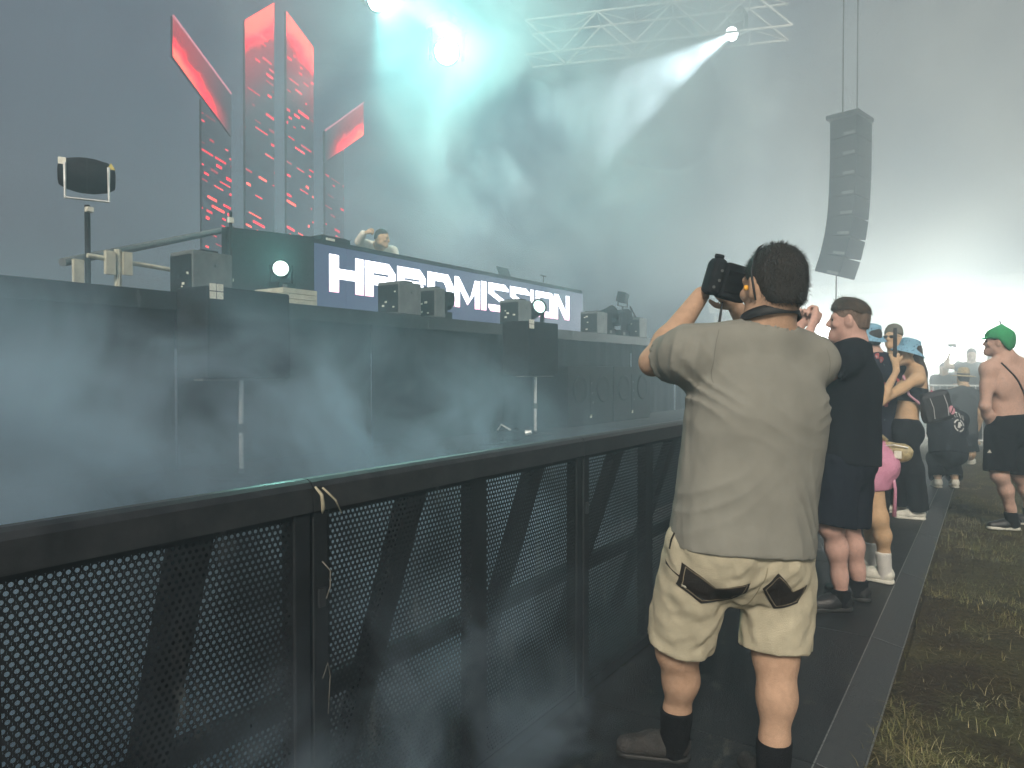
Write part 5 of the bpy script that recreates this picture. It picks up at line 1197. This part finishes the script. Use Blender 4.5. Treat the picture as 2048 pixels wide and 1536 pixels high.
# --- man in straw hat, seen from behind
J = JT['straw']
p7 = Person(J, 'man in straw hat and dark grey t-shirt seen from behind', SK['warm'], res=.014, g=1.06)
p7.hair(M['hair_brown'], thick=.006, res=.012)
p7.tee(M['dark_grey_tee'], V3(J['pelvis'])-UP*.06, box=(.23,.23,1.35)); p7.legs_garment(M['black_trouser'], {'L': 1.0, 'R': 1.0}, t=.025, flare=.03); p7.shoes(M['shoe_white'], M['sole_white'])
hm = MB(); hm.lathe([(.002,.125),(.05,.12),(.075,.10),(.088,.03),(.09,.0),(.17,-.012),(.175,-.02),(.17,-.022),(.085,-.012),(.002,-.01)], T(p7.P(0,-.008,.055)) @ aim((.05,.0,1)), 28); hat7 = p7.part(hm, 'straw_hat', M['straw'])
hb = MB(); hb.lathe([(.091,.004),(.0895,.028)], T(p7.P(0,-.008,.055)) @ aim((.05,0,1)), 28); p7.part(hb, 'hat_band', M['strap'], hat7)

# --- crouching person with printed black jacket
J = JT['crouch']
p8 = Person(J, 'crouching person in black top with white lettering and ring on the back', SK['olive'], res=.013, g=1.05)
p8.hair(M['hair_dark'], thick=.008, res=.012)
jk = p8.tee(M['black_tee'], V3(J['pelvis'])-UP*.05, sleeve=.97, t=.022, box=(.215,.22,1.3), name='printed_top'); p8.legs_garment(M['black_trouser'], {'L': 1.9, 'R': 1.9}, t=.018, name='trousers'); p8.shoes(M['shoe_white'], M['sole_white'])
M['print_white'] = mat('print_white', (.55,.55,.52), .8); A8 = p8.A; o8 = lerp(p8.J['pelvis'], p8.J['neck'], .62)-A8[1]*.12
LT = {'N': [[(0,0),(.2,0),(.2,1),(0,1)], [(.2,1),(.2,.6),(.8,0),(.8,.4)], [(.8,0),(1,0),(1,1),(.8,1)]], 'A': [[(0,0),(.22,0),(.6,1),(.4,1)], [(.78,0),(1,0),(.6,1),(.5,.8)], [(.25,.25),(.75,.25),(.7,.42),(.3,.42)]],
      'T': [[(.4,0),(.6,0),(.6,.8),(.4,.8)], [(0,.8),(1,.8),(1,1),(0,1)]], 'I': [[(.35,0),(.65,0),(.65,1),(.35,1)]], 'V': [[(0,1),(.22,1),(.6,0),(.4,0)], [(.78,1),(1,1),(.6,0),(.5,.2)]]}
for i, ch in enumerate('NATIV'):
    u0 = -.115+.046*i; v0 = .085-.9*(u0+.023)**2*4
    applique(jk, p8.base, o8, A8[0], A8[2], [[(u0+.040*u, v0+.065*v) for u, v in pl_] for pl_ in LT[ch]], 'letter', M['print_white'], jk, .004, .02)
ring = []
for k in range(20):
    a0, a1 = 2*math.pi*k/20, 2*math.pi*(k+1)/20
    if k % 5 != 4: ring.append([(.075*math.cos(a0), -.02+.075*math.sin(a0)), (.075*math.cos(a1), -.02+.075*math.sin(a1)), (.060*math.cos(a1), -.02+.060*math.sin(a1)), (.060*math.cos(a0), -.02+.060*math.sin(a0))])
ring += [[(-.03,-.05),(.01,-.05),(.03,.02),(-.01,.02)], [(.01,-.03),(.04,-.02),(.04,0),(.0,-.01)]]
applique(jk, p8.base, o8, A8[0], A8[2], ring, 'ring_print', M['print_white'], jk, .004, .02)['kind'] = 'stuff'

# --- shirtless man in green hat
J = JT['shirtless']
p9 = Person(J, 'shirtless man in green cap and black shorts with a strap across his back', SK['pale'], floor=.018, res=.010, g=1.06, hs=1.02)
p9.hair(M['hair_brown'], thick=.004, res=.010)
sh9 = p9.legs_garment(M['black_trouser'], {'L': .92, 'R': .92}, t=.022, flare=.04, top=V3(J['pelvis'])+UP*.10, fold=.006)
F = Field(p9.J['head']-.24, p9.J['head']+.28, .009); F.ell(p9.P(0,-.014,.042), (.102,.120,.094), p9.H, .02); F.cone(p9.P(0,-.02,.10), p9.P(0,-.03,.155), .035, .006, .05); F.ell(p9.P(0,-.058,-.015), (.092,.072,.085), p9.H, .03)
F.cone(p9.P(-.04,.09,.03), p9.P(.04,.09,.03), .032, .032, .02, (p9.H[2], 3.0)); F.cone(p9.P(-.025,.12,.026), p9.P(.025,.12,.026), .028, .028, .02, (p9.H[2], 4.0))
F.folds(.004, 40, 8, (1,1,1), True); H9 = p9.H; c9 = p9.J['head']; F.func(lambda d, x, y, z: np.maximum(d, .022-1.35*np.maximum(0, -((x-c9[0])*H9[1][0]+(y-c9[1])*H9[1][1])-.0)-(z-c9[2]))); hat9 = gar(F, 'green_cap', M['green_hat'], p9.root, p9.base)
bw = MB(); bw.tube([p9.P(0,-.02,.15), p9.P(.01,-.01,.185)], .006, 6); p9.part(bw, 'cap_tip', M['patch'], hat9)
bv = bvh_of(p9.body, p9.base); A9 = p9.A; pts = []
for t in np.linspace(0, 1, 16):
    q = lerp(p9.J['shL']+A9[0]*.06+UP*.05, p9.J['pelvis']+A9[0]*.17+UP*.14, t); h = bv.ray_cast(Vector(q-A9[1]*.5), Vector(A9[1])); 
    if h[0]: pts.append(V3(h[0])-A9[1]*.004)
if len(pts) > 2: st9 = MB(); st9.tube(pts, .008, 6); p9.part(st9, 'cross_strap', M['strap'])
p9.socks(M['sock'], .17); p9.shoes(M['shoe_black'], M['sole_white'], chunky=True)
applique(sh9, p9.base, lerp(p9.J['hipL'], p9.J['knL'], .45)-A9[0]*.16, A9[1]*-1, UP, [[(-.02,0),(.02,0),(.0,.03)]], 'white_logo', M['white_label'], sh9, .004, .02)

# --- DJ
J = JT['dj']
dj = Person(J, 'DJ in cream shirt with one fist raised behind the booth', SK['warm'], floor=2.044, res=.011, g=.98, hs=1.02, curl=(.8,1.5), palms=(V3((0,0,-1)), V3((.4,.6,-.2))))
dj.hair(M['hair_dark'], front=.070, nape=-.04, thick=.004, res=.008, side=.04, fr_y=.045)
dj.tee(M['white_shirt'], V3(J['pelvis'])-UP*.03, sleeve=1.0, t=.016, box=(.19,.19,1.3), name='shirt')
for k in 'LR':
    F = Field(dj.lo, dj.hi, .012); F.cone(dj.J['el'+k], dj.J['wr'+k], .062, .045, .0); F.folds(.004, 40, 5, (1,1,1), True); gar(F, 'sleeve', M['white_shirt'], dj.root, dj.base)
dj.legs_garment(M['black_trouser'], {'L': 1.9, 'R': 1.9}, t=.015, name='trousers'); dj.shoes(M['shoe_black'], M['sole_black'])

# --- backlit crowd behind the fence
CR = {'head': (0,.02,1.64), 'hf': (0,1,0), 'neck': (0,0,1.47), 'chest': (0,0,1.28), 'pelvis': (0,0,.95), 'bf': (0,1,0), 'shL': (-.19,0,1.42), 'shR': (.19,0,1.42), 'elL': (-.25,.02,1.14), 'wrL': (-.22,.14,.92), 'haL': (-.21,.18,.86),
      'elR': (.25,.02,1.14), 'wrR': (.22,.14,.92), 'haR': (.21,.18,.86), 'hipL': (-.09,0,.90), 'hipR': (.09,0,.90), 'knL': (-.10,.02,.48), 'knR': (.10,.02,.48), 'anL': (-.11,0,.09), 'anR': (.11,0,.09), 'toeL': (-.13,.15,.03), 'toeR': (.13,.15,.03)}
def crowd(x, y, head_z, head_px_dir, label, raise_arm=False, m=None, curl=.8):
    k = (head_z+.11)/1.75; c, s_ = math.cos(head_px_dir), math.sin(head_px_dir)
    J = {n: ((v[0]*c-v[1]*s_)*(1 if n in ('hf','bf') else k)+(0 if n in ('hf','bf') else x), (v[0]*s_+v[1]*c)*(1 if n in ('hf','bf') else k)+(0 if n in ('hf','bf') else y), v[2]*(1 if n in ('hf','bf') else k)) for n, v in CR.items()}
    if raise_arm:
        sh_ = V3(J['shR']); o = V3((-c,-s_,0)); J['elR'] = tuple(sh_+o*-.22+UP*.0); J['wrR'] = tuple(sh_+o*-.16+UP*.26); J['haR'] = tuple(sh_+o*-.12+UP*.33)
    p = Person(J, label, SK['olive'], floor=.02, res=.018, g=1.0, face=False, group='backlit crowd behind the fence'); p.hair(M['hair_dark'], res=.015, thick=.012)
    p.tee(m or M['dark_grey_tee'], V3(J['pelvis'])-UP*.04, box=(.2,.2,1.3)); p.legs_garment(M['black_trouser'], {'L': 1.9, 'R': 1.9}, name='trousers')
    return p
crowd(-.78, 16.9, 1.52, R(160), 'short silhouetted person at the left end of the backlit crowd')
cp_ = crowd(-.32, 16.8, 1.82, R(185), 'tall silhouetted person holding up a phone in the crowd', True)
ph_ = empty('phone', tuple(V3(cp_.J['haR'])+V3((.0,-.02,.09)))); MB().box((0,0,0), (.15,.010,.075), None, .003).build('case', M['black_plastic'], ph_); MB().box((0,.0062,0), (.14,.002,.068)).build('screen', emit('phone_screen', (.5,.6,.7), .6), ph_); tag(ph_, 'phone held up by the tall silhouetted person', 'phone')
crowd(-.55, 17.6, 1.56, R(175), 'silhouetted head peeping behind the raised phone arm')
crowd(.02, 17.2, 1.72, R(190), 'silhouetted person partly behind the shirtless man')
crowd(.75, 17.4, 1.70, R(180), 'silhouetted person at the right end of the crowd')
# ------------------------------------------------------------------ air
def haze():
    m = bpy.data.materials.new('haze_air'); m.use_nodes = True; nt = m.node_tree; nt.nodes.clear()
    v = nt.nodes.new('ShaderNodeVolumePrincipled'); v.inputs['Density'].default_value = HAZE_DENSITY; v.inputs['Color'].default_value = (.77,.90,1,1); v.inputs['Anisotropy'].default_value = .45
    o = nt.nodes.new('ShaderNodeOutputMaterial'); nt.links.new(v.outputs[0], o.inputs['Volume'])
    ob = MB().b2((-45,-14,-1),(40,60,12.5)).build('haze', m); ob['kind'] = 'stuff'; ob['label'] = 'even stage haze filling the air'
haze()
def smoke(c, r, dens, scale, seed, lo=.42, hi=.68, col=(.84,.93,.97), rz=0, step=1.0, g=.0):
    m = bpy.data.materials.new('smoke'); m.use_nodes = True; nt = m.node_tree; nt.nodes.clear(); N = nt.nodes.new; L = nt.links.new
    tc = N('ShaderNodeTexCoord'); mp = N('ShaderNodeMapping'); mp.inputs['Location'].default_value = (seed*3.1, seed*1.7, seed*2.3); mp.inputs['Scale'].default_value = r
    L(tc.outputs['Object'], mp.inputs[0])
    nz = N('ShaderNodeTexNoise'); nz.inputs['Scale'].default_value = scale; nz.inputs['Detail'].default_value = 5; nz.inputs['Roughness'].default_value = .58; nz.inputs['Distortion'].default_value = 1.0
    L(mp.outputs[0], nz.inputs['Vector'])
    a = N('ShaderNodeMapRange'); a.interpolation_type = 'SMOOTHSTEP'; a.inputs[1].default_value = lo; a.inputs[2].default_value = hi; L(nz.outputs[0], a.inputs[0])
    ln = N('ShaderNodeVectorMath'); ln.operation = 'LENGTH'; L(tc.outputs['Object'], ln.inputs[0])
    f = N('ShaderNodeMapRange'); f.interpolation_type = 'SMOOTHSTEP'; f.inputs[1].default_value = 1.0; f.inputs[2].default_value = .35; L(ln.outputs['Value'], f.inputs[0])
    mu = N('ShaderNodeMath'); mu.operation = 'MULTIPLY'; L(a.outputs[0], mu.inputs[0]); L(f.outputs[0], mu.inputs[1])
    m2 = N('ShaderNodeMath'); m2.operation = 'MULTIPLY'; L(mu.outputs[0], m2.inputs[0]); m2.inputs[1].default_value = dens
    v = N('ShaderNodeVolumePrincipled'); v.inputs['Color'].default_value = (*col, 1); v.inputs['Anisotropy'].default_value = g; L(m2.outputs[0], v.inputs['Density'])
    o = N('ShaderNodeOutputMaterial'); L(v.outputs[0], o.inputs['Volume'])
    m.cycles.volume_step_rate = step
    bm = bmesh.new(); bmesh.ops.create_icosphere(bm, subdivisions=3, radius=1); me = bpy.data.meshes.new('smoke'); bm.to_mesh(me); bm.free()
    ob = link('smoke', me, m); ob.location = c; ob.scale = r; ob.rotation_euler = (0,0,rz); ob['kind'] = 'stuff'; ob['label'] = 'drifting stage smoke'
    return ob
smoke((-3.2, .9, .40), (2.2,5.6,1.75), 2.6, 1.3, 1, .45, .62, col=(.60,.77,.92), step=.35, g=.25)
smoke((-6.5, 11.5, 6.4), (5.5,8.0,4.6), .60, .40, 2, .46, .63, step=.7, g=.25)
smoke((-5.7, 13.2, 7.2), (1.1,3.4,1.6), .8, .8, 5, .40, .62, step=.8, g=.1)
smoke((-1.15, 1.2, .35), (.36,1.3,.70), 2.8, 2.8, 3, .48, .64, col=(.60,.77,.92), step=.7, g=.25)
smoke((-12, 5, 4.5), (7,9,7), .10, .26, 7, .38, .66, col=(.72,.86,1), step=1.2, g=.55)
smoke((1, 21, 6.5), (12,14,9.5), .17, .26, 8, .28, .72, col=(.96,.985,.95), step=1.2, g=.3)
